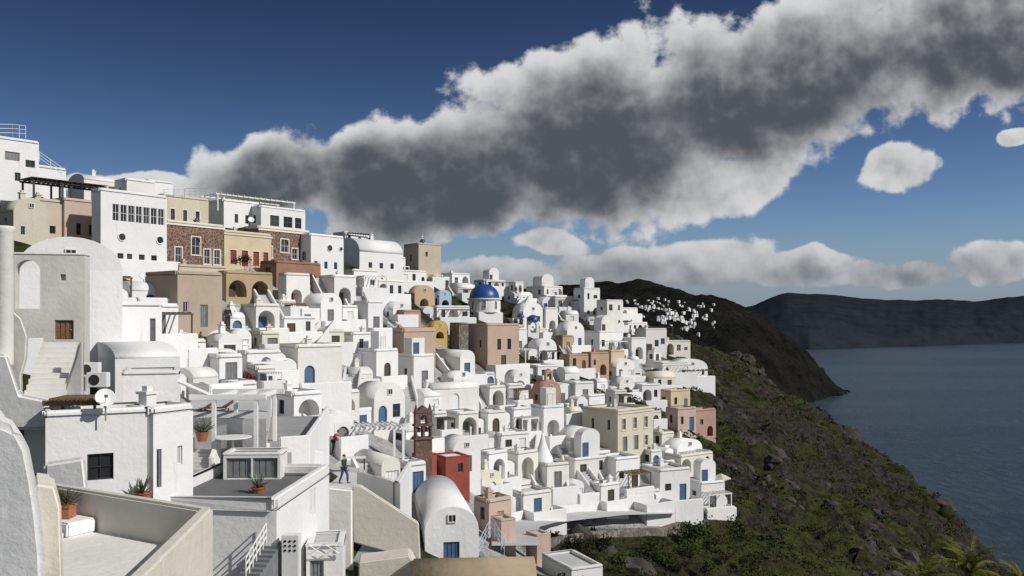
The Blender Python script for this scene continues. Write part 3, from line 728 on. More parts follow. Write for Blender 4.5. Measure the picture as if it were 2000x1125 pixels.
# ------------------------------------------------------------------ foreground, left
def slab(poly, d, thick, name, label, cat, mat, bev=.12, seg=3, lean=0):
    pts = [W(p[0], p[1], p[2] if len(p) > 2 else d) for p in poly]; o0 = pts[-1].copy()
    u = (max(p[0] for p in poly)-CX)/F-lean
    b = MB(); b.prism([p-o0 for p in pts], (u*thick if u < 0 else 0, thick, 0)); o = b.build(name, MT[mat], None, bev=bev, seg=seg); o.location = o0
    return tag(o, label, cat)
def floorz(poly, z, thick, name, label, cat, mat, parent=None):
    pts = [WZ(x, y, z) for x, y in poly]
    o = MB().prism(pts, (0, 0, -thick)).build(name, MT[mat], parent)
    if label: tag(o, label, cat)
    return o
def lowwall(path, h, th, down, mat, name, label, cat='wall', parent=None):
    pts = [Vector(p) for p in path]; L = []; Rr = []
    for k, p in enumerate(pts):
        t = pts[min(k+1, len(pts)-1)]-pts[max(k-1, 0)]; t.z = 0; t.normalize(); nrm = Vector((-t.y, t.x, 0))*th/2
        if 0 < k < len(pts)-1:
            a = (p-pts[k-1]).normalized(); bb = (pts[k+1]-p).normalized(); c = max(.5, math.sqrt(max(0, (1+a.dot(bb))/2))); nrm /= c
        L.append(p+nrm); Rr.append(p-nrm)
    b = MB(); n = len(pts)
    for k in range(n):
        b.v += [tuple(L[k]-Vector((0, 0, down))), tuple(Rr[k]-Vector((0, 0, down))), tuple(Rr[k]+Vector((0, 0, h))), tuple(L[k]+Vector((0, 0, h)))]
    for k in range(n-1):
        for j in range(4): b.f.append((4*k+j, 4*k+(j+1) % 4, 4*k+4+(j+1) % 4, 4*k+4+j))
    b.f += [(0, 1, 2, 3), tuple(4*(n-1)+j for j in range(4))]
    o = b.build(name, MT[mat], parent, bev=min(.06, th*.25))
    if label: tag(o, label, cat)
    return o

# plaster tower house with stair
t = thing('stair_house', 'weathered white house with open arch, wooden door and outside stairs', 'house', W(85, 664, 38), R(14))
s = 38/F; b = MB()
w = 74*s; zb = -(800-664)*s; zt = (664-498)*s; sd = 1.0
wallface(b, (0, 0), (1, 0), (0, 1), w, zb-3, zt, [(20*s, .02, 34*s, 38*s, False, .25, False), (30*s, (664-547)*s, 10*s, 12*s, False, .25, True)])
for q in (((w, 0), (w, sd)), ((0, 0), (0, sd)), ((0, sd), (w, sd))): b.quad((*q[0], zb-3), (*q[1], zb-3), (*q[1], zt), (*q[0], zt))
b.quad((0, 0, zt), (w, 0, zt), (w, sd, zt), (0, sd, zt)); b.build('wall', MT['old'], t)
b = MB(); b.box(-54*s, -.04, zt+.003, w+.04, sd, zt+.1); b.build('coping', MT['white2'], t, bev=.03)
b = MB(); aw = 54*s
for off, dep in ((0, .6), (.6, .001)):
    wallface(b, (-aw, off), (1, 0), (0, 1), aw-.003, (664-605)*s-1.2, zt-.003, [(4*s, (664-603)*s, 44*s, 95*s, True, dep, False)])
b.quad((-aw, 0, .3), (-aw, .6, .3), (-aw, .6, zt-.01), (-aw, 0, zt-.01)); b.build('arch', MT['old'], t)
opening_part('door', 34*s, 38*s, 'wood', t, (20*s, 0, .02), 0, False, True)
SPOTS.append((-20, 38))
stairs_px(W(86, 772, 34.0), W(120, 668, 37.7), 10, 1.35, 'worn grey plaster steps climbing to the wooden door', 'white2', False)
slab([(164, 664), (154, 666), (146, 700), (122, 770), (122, 805), (164, 805)], 34.8, .3, 'stair_wall', 'curved right side wall of the worn plaster steps', 'wall', 'old')
slab([(-20, 612), (26, 604), (44, 620), (56, 655), (54, 700), (44, 735), (46, 770), (-20, 775)], 34.5, 1.2, 'stair_wall', 'big rounded plaster wall left of the worn steps', 'wall', 'old', lean=.1)
slab([(-20, 690), (14, 692), (40, 770), (165, 796), (165, 830), (85, 840), (-20, 840)], 33.2, .8, 'retaining_wall', 'white retaining wall below the worn steps at left edge', 'wall', 'white', lean=.1)
o = MB().lathe([(.001, 3.3), (.36, 3.3), (.38, 3.2), (.33, 3.1), (.33, -2)], 20).build('round_column', MT['old'], None, smooth=True); o.location = W(8, 605, 34)-Vector((0, 0, .1)); tag(o, 'thick round beige column at the left edge', 'column')
H(28,222,458,605,30,.02,'vault','white',fo=[],so=[],d=48,dpd=5,label='large white barrel vaulted house behind the weathered stair house',chimney=False)
# white block houses behind
H(160,345,672,745,35,.35,'side','white',d=46,fo=[],so=[],label='low white barrel roof behind the satellite dish',chimney=False)
H(160,310,588,675,30,.4,d=55,label='white cube house with narrow dark shutter left of khaki block',fo=[('s',.75,.1,.12,.6,'grey')],so=[],near=True)
H(230,340,725,800,20,.1,d=40,dpd=3,label='smooth white block beside the satellite dish',fo=[],so=[],near=True,parapet=.2)
# white house with large dark window
H(85,272,803,960,28,.02,d=31,dpd=2.4,near=True,fo=[('w',.40,.10,.26,.37,'dark')],so=[],label='white foreground house with one large dark window',chimney=False,parapet=.25)
H(262,375,795,962,62,.33,d=32.5,near=True,fo=[('d',.08,.05,.12,.5,'grey'),('w',.6,.3,.12,.25,'wpaint')],so=[],label='white foreground house with narrow grey door right of the large window',chimney=True,parapet=.3)
slab([(85, 905), (165, 893), (172, 960), (85, 965)], 29, .3, 'garden_wall', 'low white wall below the large dark window', 'wall', 'white')
# bottom-left corner
slab([(-60, 820), (5, 824), (38, 838), (58, 876), (70, 935), (80, 1000), (88, 1080), (92, 1190), (-60, 1190)], 13, 2.2, 'rounded_wall', 'narrow rounded white wall end in shade at bottom left corner', 'wall', 'white', .12, 4, lean=.12)
t = thing('terrace_house', 'cream walled roof terrace in the bottom left foreground', 'house', WZ(400, 990, -4.3))
o0 = t.location.copy()
def rel(p): return Vector(p)-o0
zt = -4.3; fz = -5.25
fl = [WZ(x, y, zt) for x, y in ((98, 944), (402, 992), (240, 1150))]
A, B, D_ = [Vector((p.x, p.y, fz)) for p in fl]
lowwall([rel(A), rel(B), rel(D_)], zt-fz, .3, 6, 'creamw', 'parapet', None, parent=t)
b = MB(); b.prism([rel(A), rel(B), rel(D_), rel(Vector((-11, D_.y, fz)))], (0, 0, -.2)); b.build('floor', MT['white2'], t)
v = (B-A).normalized(); nn = Vector((v.y, -v.x, 0))
b = MB(); q0, q1 = A+nn*.2, A+v*2.2+nn*.2
b.prism([rel(q0), rel(q1), rel(q1+nn*.75), rel(q0+nn*.75)], (0, 0, .35)); b.build('bench', MT['white'], t, bev=.04)
b = MB(); q0 = A+v*1.9+nn*1.0; b.prism([rel(q0), rel(q0+v*.25), rel(q0+v*.25+nn*6), rel(q0+nn*6)], (0, 0, .16)); b.build('step', MT['white'], t, bev=.03)
slab([(66, 942), (108, 948), (120, 990), (126, 1190), (66, 1190)], 14.2, 1.0, 'house_wall', 'narrow cream wall between rounded white wall and terrace', 'wall', 'creamw', .06, lean=.05)

def potted(P, r, h, plant, label, n=60, mat=None, potmat='pot', square=False):
    t = thing('potted_plant', label, 'plant', P); rg = random.Random(int(abs(P[0])*77+P[1]))
    if square: b = MB().box(-r, -r, 0, r, r, h); b.box(-r*1.12, -r*1.12, h*.82, r*1.12, r*1.12, h*.98); b.build('pot', MT[potmat], t)
    else: MB().lathe([(.001, 0), (r*.7, 0), (r, h*.9), (r*1.1, h*.9), (r*1.1, h), (r*.9, h), (r*.85, h*.85), (.001, h*.85)], 18).build('pot', MT[potmat], t)
    b = MB()
    if plant == 'agave':
        for k in range(22):
            q = k*2.4; e = R(20+55*rg.random()); L = rg.uniform(.6, .95)*r*3
            dv = Vector((math.cos(q)*math.cos(e), math.sin(q)*math.cos(e), math.sin(e))); sd = Vector((-math.sin(q), math.cos(q), 0))*r*.16
            p0 = Vector((0, 0, h*.85)); m_ = p0+dv*L*.5; tp = p0+dv*L
            b.quad(p0-sd*.6, m_-sd, tp, m_+sd, p0+sd*.6)
        b.build('leaves', MT['agave'], t)
    else:
        for k in range(n):
            q = rg.uniform(0, 6.28); e = rg.uniform(.3, 1.4); L = rg.uniform(.5, 1.1)*r*2.6
            dv = Vector((math.cos(q)*math.cos(e), math.sin(q)*math.cos(e), math.sin(e))); p0 = Vector((0, 0, h*.85)); b.tube([p0, p0+dv*L], .006, 3)
            for j in range(5):
                p = p0+dv*L*(.4+.15*j); a = Vector((rg.gauss(0, 1), rg.gauss(0, 1), rg.gauss(0, 1))).normalized(); c = a.cross(dv).normalized(); s_ = r*.25
                b.quad(p, p+a*s_*.5+c*s_*.3, p+a*s_, p+a*s_*.5-c*s_*.3)
        b.build('leaves', mat or MT['leaf'], t)
    return t
q = A+v*1.55+nn*.6; potted(Vector((q.x, q.y, fz+.35)), .19, .33, 'bush', 'reddish leafed plant in a square terracotta pot on cream terrace', 70, LD, square=True)
# house with grey roof terrace
P = W(540, 1118, 33); zr = -7.2
house(P, 87, 7.6, 5.2, zr-P.z, 'flat', 'white', [('s', 4.4, 1.0, .9, 1.2, 'wpaint', False)], [('w', 3.2, .6, .5, .7, 'blue', False)], found=5, parapet=.5, near=True, rcol='dkfloor', chimney=False,
      label='white foreground house with dark grey roof terrace and bright right wall')
potted(WZ(505, 962, -7.21), .3, .22, 'agave', 'agave in low terracotta bowl on the dark grey roof terrace')
potted(WZ(278, 975, -6.6), .3, .25, 'agave', 'agave plant left of the dark grey roof terrace')
potted(W(395, 862, 42), .3, .45, 'bush', 'leafy potted plant beside the narrow steps', 70)
floorz([(300, 990), (380, 915), (612, 908), (606, 955), (545, 960), (400, 1000)], -7.75, 1.5, 'lower_terrace', 'plain white terrace base around the dark roof terrace', 'terrace', 'floor2')
# shutter bulkhead
P = WZ(436, 936, -7.2)
house(P, 3, 110*P.y/F, 1.6, 1.05, 'flat', 'white', [('s', .12, .02, 1.1, .92, 'grey', False), ('s', 1.3, .02, 1.1, .92, 'grey', False)], [], found=1.5, parapet=.12, near=True, chimney=False, rcol='floor',
      label='low white bulkhead with two grey shutter doors on the terrace', name='bulkhead', cat='shed')
stairs_px(WZ(385, 922, -7.2), W(402, 878, 42.5), 6, 1.0, 'short grey steps left of the shutter bulkhead', 'floor2', True)
# upper terrace with concrete pergola
zt2 = -6.45
floorz([(345, 880), (400, 815), (640, 812), (600, 880), (545, 885)], zt2, 2.5, 'terrace', 'grey sun terrace under the white concrete pergola', 'terrace', 'floor')
lowwall([WZ(545, 884, zt2), WZ(600, 880, zt2), WZ(640, 815, zt2)], .75, .22, 3, 'white', 'terrace_wall', 'white parapet wall right of the concrete pergola')
t = thing('pergola', 'white concrete pergola frame over the round table', 'pergola', WZ(418, 880, zt2))
d0 = t.location.y; s = d0/F
for x, y in ((0, 0), (82*s, 0), (82*s, 3.4), (0, 3.4)): MB().box(x-.09, y-.09, -.1, x+.09, y+.09, 2.45).build('post', MT['white'], t)
for y in (0, 3.4): MB().box(-1.2, y-.11, 2.45, 82*s+.5, y+.11, 2.72).build('beam', MT['white'], t, bev=.02)
for x in (0, 41*s, 82*s): MB().box(x-.1, .11, 2.47, x+.1, 3.29, 2.68).build('crossbeam', MT['white'], t)
b = MB(); b.tube([(-1.8, 0, 3.4), (0, -.02, 2.6)], .1, 4); b.build('brace', MT['white'], t)
t = thing('table', 'round white table under the concrete pergola', 'table', WZ(455, 884, zt2))
MB().lathe([(.001, .7), (.85, .7), (.88, .73), (.85, .76), (.001, .76)], 28).build('tabletop', MT['wpaint'], t); MB().lathe([(.001, 0), (.3, 0), (.3, .04), (.06, .08), (.06, .7)], 14).build('leg', MT['wpaint'], t)
t = thing('table', 'dark wooden table on the sun terrace behind the round table', 'table', W(470, 842, 46), R(10))
MB().box(-.9, -.4, .68, .9, .4, .74).build('tabletop', MT['wood'], t)
for x in (-.8, .8):
    for y in (-.32, .32): MB().box(x-.04, y-.04, 0, x+.04, y+.04, .68).build('leg', MT['wood'], t)
for k, (px, py, l) in enumerate(((385, 812, 'dark slatted sun lounger, left one on upper terrace'), (425, 808, 'dark slatted sun lounger, right one on upper terrace'))):
    t = thing('sun_lounger', l, 'sun lounger', W(px, py, 47), R(-60), 'sun loungers on the upper terrace')
    b = MB()
    for j in range(12): b.box(-.32, -.9+j*.1, .3, .32, -.83+j*.1, .33)
    b.build('seat', MT['wood'], t)
    MB().prism([(-.32, .3, .3), (-.32, .9, .65), (-.32, .9, .7), (-.32, .3, .35)], (.64, 0, 0)).build('backrest', MT['wood'], t)
    for x in (-.3, .3):
        for y in (-.8, .5): MB().box(x-.03, y-.03, 0, x+.03, y+.03, .3).build('leg', MT['wood'], t)
floorz([(345, 815), (385, 770), (530, 765), (520, 818)], -4.95, 2.5, 'terrace', 'upper white terrace carrying two sun loungers', 'terrace', 'floor2')
# satellite dish
t = thing('satellite_dish', 'white satellite dish on a pole above the large dark window', 'satellite dish', W(205, 806, 31.5))
o = MB().lathe([(.001, .0), (.15, .012), (.25, .04), (.34, .09), (.345, .1), (.33, .095), (.24, .05), (.14, .02), (.001, .008)], 24).build('dish', MT['wpaint'], t, smooth=True); o.location = (0, 0, .5); o.rotation_euler = (R(60), 0, R(35))
MB().tube([(0, .05, -.3), (0, .05, .5)], .03, 8).build('pole', MT['metal'], t); MB().tube([(0, 0, .3), (.25, -.45, .62)], .014, 6).build('arm', MT['metal'], t); MB().box(.2, -.5, .58, .3, -.42, .68).build('receiver', MT['grey'], t)
for px, py, dd, l in ((280, 550, 84, 'white satellite dish on the roof left of the khaki block'), (305, 556, 84, 'second white satellite dish close to the khaki block'), (490, 437, 118, 'small satellite dish on white house below rooftop pergola')):
    t = thing('satellite_dish', l, 'satellite dish', W(px, py, dd)); o = MB().lathe([(.001, 0), (.25, .03), (.42, .1), (.42, .12), (.25, .05), (.001, .02)], 20).build('dish', MT['wpaint'], t, smooth=True); o.location = (0, 0, .5); o.rotation_euler = (R(60), 0, R(30))
    MB().tube([(0, .05, -1), (0, .05, .5)], .03, 6).build('pole', MT['metal'], t)
def acunit(P, rz, label):
    t = thing('air_conditioner', label, 'air conditioner', P, rz); MB().box(-.42, -.16, 0, .42, .16, .6).build('casing', MT['wpaint'], t, bev=.02)
    b = MB(); b.prism([(-.1+.22*math.cos(k*math.pi/10), -.162, .3+.22*math.sin(k*math.pi/10)) for k in range(20)], (0, -.01, 0)); b.build('fan_grille', MT['dark'], t)
acunit(W(192, 756, 36), 0, 'white air conditioner unit right above the satellite dish'); acunit(W(176, 735, 38), 0, 'white air conditioner unit behind the other one near stairs')
acunit(W(278, 570, 80), R(20), 'white air conditioner unit beside the khaki block')
P = W(100, 803, 31.7); pergola(P, 5, 1.5, 1.0, .2, 'wood', 'low timber shade frame above the large dark window', 10, .04)

# bottom centre
floorz([(405, 1125), (410, 1060), (545, 1040), (560, 1150), (405, 1180)], -9.7, .4, 'courtyard', 'grey courtyard floor at the bottom beside white railing', 'terrace', 'floor')
stairs_px(W(480, 1135, 31), W(535, 1055, 33.5), 9, .8, 'blue grey metal steps at the bottom foreground', 'grey', False)
railing([W(480, 1132, 30.6), W(520, 1062, 32.8)], .75, 'white stair railing beside the metal steps', 'wpaint', .35)
t = thing('vent_box', 'white upright box with grid of round black vents', 'box', W(569, 1130, 33)); MB().box(-.32, -.2, 0, .32, .2, 1.65).build('casing', MT['wpaint'], t, bev=.02)
for i in range(3):
    for j in range(3):
        o = MB().lathe([(.001, 0), (.045, 0), (.045, .02)], 12).build('vent', MT['dark'], t); o.location = (-.18+.18*i, -.203, 1.1+.17*j); o.rotation_euler = (R(90), 0, 0)
house(W(598, 1135, 36), 8, 1.45, 2.5, 1.35, 'flat', 'white', [('s', .15, .02, .55, .8, 'grey', False)], [], parapet=.1, near=True, chimney=False, label='small white store with grey gate below the grey roof terrace', name='store', cat='shed')
t = thing('gate', 'white timber railing gate with crossed bars', 'gate', W(598, 1088, 35.8), R(8))
b = MB(); b.box(0, 0, 0, .05, .05, .55); b.box(1.35, 0, 0, 1.4, .05, .55); b.box(.05, 0, .5, 1.35, .05, .55); b.box(.05, 0, .03, 1.35, .05, .07); b.build('frame', MT['wpaint'], t)
b = MB()
for k in range(2): x = .05+.65*k; b.tube([(x, .02, .06), (x+.65, .02, .5)], .02, 4); b.tube([(x, .03, .5), (x+.65, .03, .06)], .02, 4)
b.build('cross_bars', MT['wpaint'], t)
slab([(688, 948), (704, 948), (818, 1022), (822, 1096), (690, 1060)], 46, .35, 'sloping_wall', 'cream sloping garden wall left of the vaulted blue window house', 'wall', 'creamw', .06)
floorz([(680, 1096), (690, 1050), (800, 1035), (815, 1090)], -12.2, 2, 'courtyard', 'grey paved yard behind cream sloping wall', 'terrace', 'floor')
slab([(636, 950), (690, 956), (690, 1125), (668, 1160), (600, 1160), (636, 1050)], 43, .4, 'garden_wall', 'white stepped wall between grey roof terrace and cream wall', 'wall', 'white2')
slab([(700, 1098), (800, 1085), (812, 1105), (812, 1180), (700, 1180)], 42, 1.5, 'house_wall', 'low cream roof block at the bottom centre', 'wall', 'creamw', .06)
# vaulted house with blue windows
P = W(830, 1098, 53); s = 53/F
house(P, 10, 106*s, 11, (1098-1036)*s, 'vault', 'white', [('s', 36*s, .1, 32*s, 34*s, 'blue', False)], [], rise=44*s, near=True, chimney=False, label='white barrel vaulted house with blue shutters at the bottom centre')
t = thing('barrel_roof', 'rough tan plaster barrel roof at the bottom edge', 'roof', W(805, 1150, 40), R(4)); s = 40/F
b = MB(); b.prism([(0, y, z) for y, z in vault_prof(2.6, .95, 18)], (245*s, 0, 0)); smooth_quads(b.build('vault', MT['tanroof'], t))
MB().box(-.05, -.05, -4, 245*s+.05, 2.65, -.003).build('wall', MT['beige'], t)
railing([W(935, 1090, 58), W(960, 1040, 60), W(985, 1085, 58)], 1.1, 'light blue rail frame right of the vaulted house', 'lblue', .5)
H(1035,1070,1045,1090,30,.4,'flat','salmon',fo=[],so=[],label='tiny salmon hut with white side beside the path end',parapet=.1,name='hut',cat='hut')
H(1055,1178,1110,1150,25,.5,'flat','white',fo=[],so=[],d=60,label='low white wall block at the bottom below the path',chimney=False,parapet=.2)

# pergola and walls near white dome
P = at(690, 895); pergola(P, 20, 3.6, 3, 1.9, 'wpaint', 'white slatted pergola right of the white dome', 10)
floorz([(600, 950), (640, 880), (720, 880), (712, 960)], -9.95, 3, 'landing', 'white landing carrying the walking person', 'terrace', 'floor2')
t = thing('table', 'pale rectangular table on the landing behind walking person', 'table', W(690, 915, 57), R(12))
MB().box(-.8, -.35, .68, .8, .35, .73).build('tabletop', MT['wpaint'], t)
for x in (-.7, .7):
    for y in (-.28, .28): MB().box(x-.03, y-.03, -.1, x+.03, y+.03, .68).build('leg', MT['dark'], t)
lowwall([WZ(700, 960, -9.95), WZ(775, 985, -9.95), WZ(800, 940, -9.95)], 1.2, .25, 4, 'white', 'terrace_wall', 'white terrace wall right of the walking person')
lowwall([W(560, 905, 44), W(600, 900, 45), W(630, 905, 47)], .6, .22, 4, 'white', 'terrace_wall', 'white wall left of the walking person')

# parasols
def parasol(P, label, closed, r=1.4):
    t = thing('parasol', label, 'parasol', P); MB().tube([(0, 0, -.3), (0, 0, 2.6)], .035, 8).build('pole', MT['wood'], t)
    MB().box(-.25, -.25, -.05, .25, .25, .05).build('base', MT['grey'], t)
    if closed: MB().lathe([(.001, 2.6), (.06, 2.5), (.14, 1.6), (.2, 1.0), (.1, .95)], 10).build('canopy', MT['cloth'], t)
    else: MB().lathe([(.001, 2.7), (r*.5, 2.45), (r, 2.1), (r, 1.95), (r*.96, 2.06), (r*.5, 2.4)], 4).build('canopy', MT['cloth'], t)
for px, l in ((1250, 'folded cream parasol in front of olive house, left of two'), (1273, 'folded cream parasol in front of olive house, right of two')):
    p = at(px, 880); p.z += .3; parasol(p, l, True)
parasol(at(1408, 965), 'open cream parasol at the lowest right terrace', False, 1.3)
t = thing('lamp_post', 'thin street lamp post on the scrub slope', 'street lamp', at(1462, 985))
MB().tube([(0, 0, -.5), (0, 0, 4.6)], .06, 8, .035).build('pole', MT['dark'], t); MB().lathe([(.001, 4.6), (.14, 4.65), (.17, 4.9), (.05, 5.0), (.001, 5.05)], 10).build('lantern', MT['dark'], t)

# path and stone wall
pp = [(1008, 1085), (1003, 1060), (1018, 1042), (1060, 1030), (1130, 1021), (1200, 1013), (1300, 1010)]
pts = [at(*p) for p in pp]; fine = []
for a, b2 in zip(pts, pts[1:]):
    for k in range(6): fine.append(a.lerp(b2, k/6))
fine.append(pts[-1]); b = MB(); inner = []
for k, p in enumerate(fine):
    tt = fine[min(k+1, len(fine)-1)]-fine[max(0, k-1)]; tt.z = 0; tt.normalize(); nv = Vector((-tt.y, tt.x, 0))*1.7
    p = p.copy(); p.z += .7; b.v += [tuple(p-nv), tuple(p+nv)]
    if k > 8 and k % 3 == 0: inner.append(p+(nv if nv.y > 0 else -nv)*1.1)
    if k: b.f.append((2*k-2, 2*k-1, 2*k+1, 2*k))
struct(b.build('path', MT['floor2'], None))
lowwall(inner, .8, .25, 3, 'white', 'path_wall', 'low white wall along the upper side of the curved path')
lowwall([at(x, y) for x, y in ((1046, 1080), (1085, 1062), (1150, 1050), (1210, 1044), (1290, 1042), (1325, 1030))], .6, .5, 3, 'gstone', 'stone_wall', 'long dry stone retaining wall under the curved path')

# palms
def palm(P, h, r, label, seed):
    rg = random.Random(seed); t = thing('palm_tree', label, 'palm tree', P)
    MB().tube([(0, 0, -.5), (.1, 0, h*.5), (0, 0, h)], .22, 10, .17).build('trunk', MT['bark'], t)
    b = MB()
    for k in range(30):
        q = k*2.4+rg.uniform(-.2, .2); e0 = rg.uniform(.2, 1.45); L = r*rg.uniform(.75, 1.1); pth = []
        p = Vector((0, 0, h)); e = e0
        for j in range(9):
            pth.append(p.copy()); p = p+Vector((math.cos(q)*math.cos(e), math.sin(q)*math.cos(e), math.sin(e)))*L/8; e -= .15
        b.tube(pth, .018, 4, .006)
        for j in range(1, 9):
            for m_ in range(4):
                f = (m_+rg.random())/4; c = pth[j-1].lerp(pth[j], f); tv = (pth[j]-pth[j-1]).normalized(); sd = tv.cross(Vector((0, 0, 1))).normalized()
                for sg in (-1, 1):
                    tip = c+sd*sg*L*.17*(1-.06*j)+tv*L*.14-Vector((0, 0, L*.04)); wv = tv*.02
                    b.quad(c-wv, c+wv, tip)
    b.build('crown', LY, t)
for px, py, d, r, l, sd in ((1893, 1118, 40, 2.1, 'tallest yellow green palm crown at bottom right', 1), (1800, 1146, 42, 1.8, 'smaller palm crown left of the tallest palm', 2), (1998, 1146, 38, 1.5, 'palm fronds at the bottom right corner', 3)):
    P = W(px, py, d); zt = float(ZN(P.x, P.y)); palm(Vector((P.x, P.y, zt)), P.z-zt, r, l, sd)

# ------------------------------------------------------------------ people
def skin(name, V, E, rad, mat, parent, sub=1):
    me = bpy.data.meshes.new(name); me.from_pydata(V, E, []); me.update(); o = link(name, me, parent)
    md = o.modifiers.new('skin', 'SKIN'); md.use_smooth_shade = True
    for i, r in enumerate(rad):
        sv = me.skin_vertices[0].data[i]; sv.radius = (r, r); sv.use_root = (i == 0)
    s_ = o.modifiers.new('sub', 'SUBSURF'); s_.levels = sub; s_.render_levels = sub
    me.materials.append(mat); return o
def person(P, rz, label, top, legs, pose='walk', lean=0):
    t = thing('person', label, 'person', P, rz)
    st = .22 if pose == 'walk' else .04
    J = {'pel': (0, 0, .95), 'spi': (0, -lean*.3, 1.15), 'che': (0, -lean*.7, 1.36-lean*.15), 'nec': (0, -lean*.95, 1.49-lean*.22), 'hea': (0, -.02-lean*1.1, 1.6-lean*.25), 'top': (0, -.02-lean*1.15, 1.7-lean*.28)}
    for n_, sx in (('L', 1), ('R', -1)):
        f = st*sx
        J['hip'+n_] = (.1*sx, 0, .9); J['kne'+n_] = (.11*sx, -f*.6-.04, .5); J['ank'+n_] = (.11*sx, -f+.04, .08); J['toe'+n_] = (.12*sx, -f-.14, .04)
        c = J['che']; J['sho'+n_] = (.18*sx, c[1], c[2]+.05); J['elb'+n_] = (.25*sx, c[1]+f*.5, c[2]-.23); J['wri'+n_] = (.25*sx, c[1]+f-.12-lean*.5, c[2]-.45+lean*.1)
        wv = Vector(J['wri'+n_]); dv = (wv-Vector(J['elb'+n_])).normalized(); J['pal'+n_] = tuple(wv+dv*.08)
        for k in range(4):
            p = wv+dv*.1+Vector((0, (k-1.5)*.02, 0)); J['f%da' % k+n_] = tuple(p); J['f%db' % k+n_] = tuple(p+dv*(.045, .055, .05, .035)[k]); J['f%dc' % k+n_] = tuple(p+dv*(.07, .085, .08, .055)[k]-Vector((.02*sx, 0, 0)))
        J['tha'+n_] = tuple(wv+dv*.05+Vector((0, -.04, 0))); J['thb'+n_] = tuple(wv+dv*.09+Vector((-.01*sx, -.06, 0)))
    J['nos'] = (0, J['hea'][1]-.115, J['hea'][2])
    K = list(J); ix = {k: i for i, k in enumerate(K)}
    E = [('pel', 'spi'), ('spi', 'che'), ('che', 'nec'), ('nec', 'hea'), ('hea', 'top'), ('hea', 'nos')]
    for n_ in 'LR':
        E += [('pel', 'hip'+n_), ('hip'+n_, 'kne'+n_), ('kne'+n_, 'ank'+n_), ('ank'+n_, 'toe'+n_), ('che', 'sho'+n_), ('sho'+n_, 'elb'+n_), ('elb'+n_, 'wri'+n_), ('wri'+n_, 'pal'+n_), ('wri'+n_, 'tha'+n_), ('tha'+n_, 'thb'+n_)]
        for k in range(4): E += [('pal'+n_, 'f%da' % k+n_), ('f%da' % k+n_, 'f%db' % k+n_), ('f%db' % k+n_, 'f%dc' % k+n_)]
    RD = {'pel': .13, 'spi': .12, 'che': .13, 'nec': .05, 'hea': .095, 'top': .07, 'nos': .02, 'hip': .085, 'kne': .055, 'ank': .04, 'toe': .035, 'sho': .06, 'elb': .042, 'wri': .028, 'pal': .03, 'tha': .012, 'thb': .01}
    rad = [RD.get(k, RD.get(k[:3], .009)) for k in K]
    skin('body', [J[k] for k in K], [(ix[a], ix[b]) for a, b in E], rad, MT['skin'], t)
    def sub(name, keys, ed, grow, mat):
        i2 = {k: i for i, k in enumerate(keys)}
        skin(name, [J[k] for k in keys], [(i2[a], i2[b]) for a, b in ed], [RD.get(k, RD.get(k[:3], .01))+grow for k in keys], mat, t)
    sub('jacket', ['che', 'spi', 'pel', 'shoL', 'elbL', 'wriL', 'shoR', 'elbR', 'wriR'], [('che', 'spi'), ('spi', 'pel'), ('che', 'shoL'), ('shoL', 'elbL'), ('elbL', 'wriL'), ('che', 'shoR'), ('shoR', 'elbR'), ('elbR', 'wriR')], .028, MT[top])
    sub('trousers', ['pel', 'hipL', 'kneL', 'ankL', 'hipR', 'kneR', 'ankR'], [('pel', 'hipL'), ('hipL', 'kneL'), ('kneL', 'ankL'), ('pel', 'hipR'), ('hipR', 'kneR'), ('kneR', 'ankR')], .022, MT[legs])
    for n_ in 'LR':
        p = J['ank'+n_]; q = J['toe'+n_]; skin('shoe', [(p[0], p[1]+.05, .045), (q[0], q[1], .04)], [(0, 1)], [.05, .045], MT['dark'], t)
    hc = J['hea']; o = MB().lathe([(.112*math.cos(k*math.pi/16)+1e-4, .12*math.sin(k*math.pi/16)) for k in range(9)], 16).build('hair', MT['hair'], t, smooth=True); o.location = (0, hc[1]+.025, hc[2]+.03)
    return t
person(WZ(672, 944, -9.95), R(70), 'person in dark green jacket and jeans walking on the landing', 'jgreen', 'jeans')
person(W(652, 886, 62), R(80), 'person in red jacket leaning over the wall beside white dome', 'jred', 'jblack', 'stand', .3)
person(W(445, 640, 71), R(20), 'person in black standing at the right corner of the khaki block', 'jblack', 'jblack', 'stand')
person(W(868, 848, 98), R(30), 'person in pale clothes standing above the red house', 'cloth', 'cloth', 'stand')
for k, (px, py) in enumerate(((1008, 574), (1016, 574))): person(W(px, py, 200), R(20*k), 'tiny dark figure on the skyline right of church, %s one' % ('left', 'right')[k], 'jblack', 'jblack', 'stand')
# statue
t = thing('statue', 'pale female garden statue on a plinth behind the shutter bulkhead', 'statue', W(517, 880, 44))
MB().box(-.2, -.2, -.6, .2, .2, .35).build('plinth', MT['white'], t, bev=.02)
V = [(0,0,.4),(0,0,.75),(0,0,.95),(0,0,1.08),(0,-.01,1.2),(.13,0,1.02),(.2,-.02,.85),(.14,-.12,.8),(-.13,0,1.02),(-.2,0,.85),(-.16,-.1,1.0)]
skin('figure', V, [(0,1),(1,2),(2,3),(3,4),(2,5),(5,6),(6,7),(2,8),(8,9),(9,10)], [.16,.1,.11,.04,.075,.05,.035,.025,.05,.035,.025], MT['tan'], t)

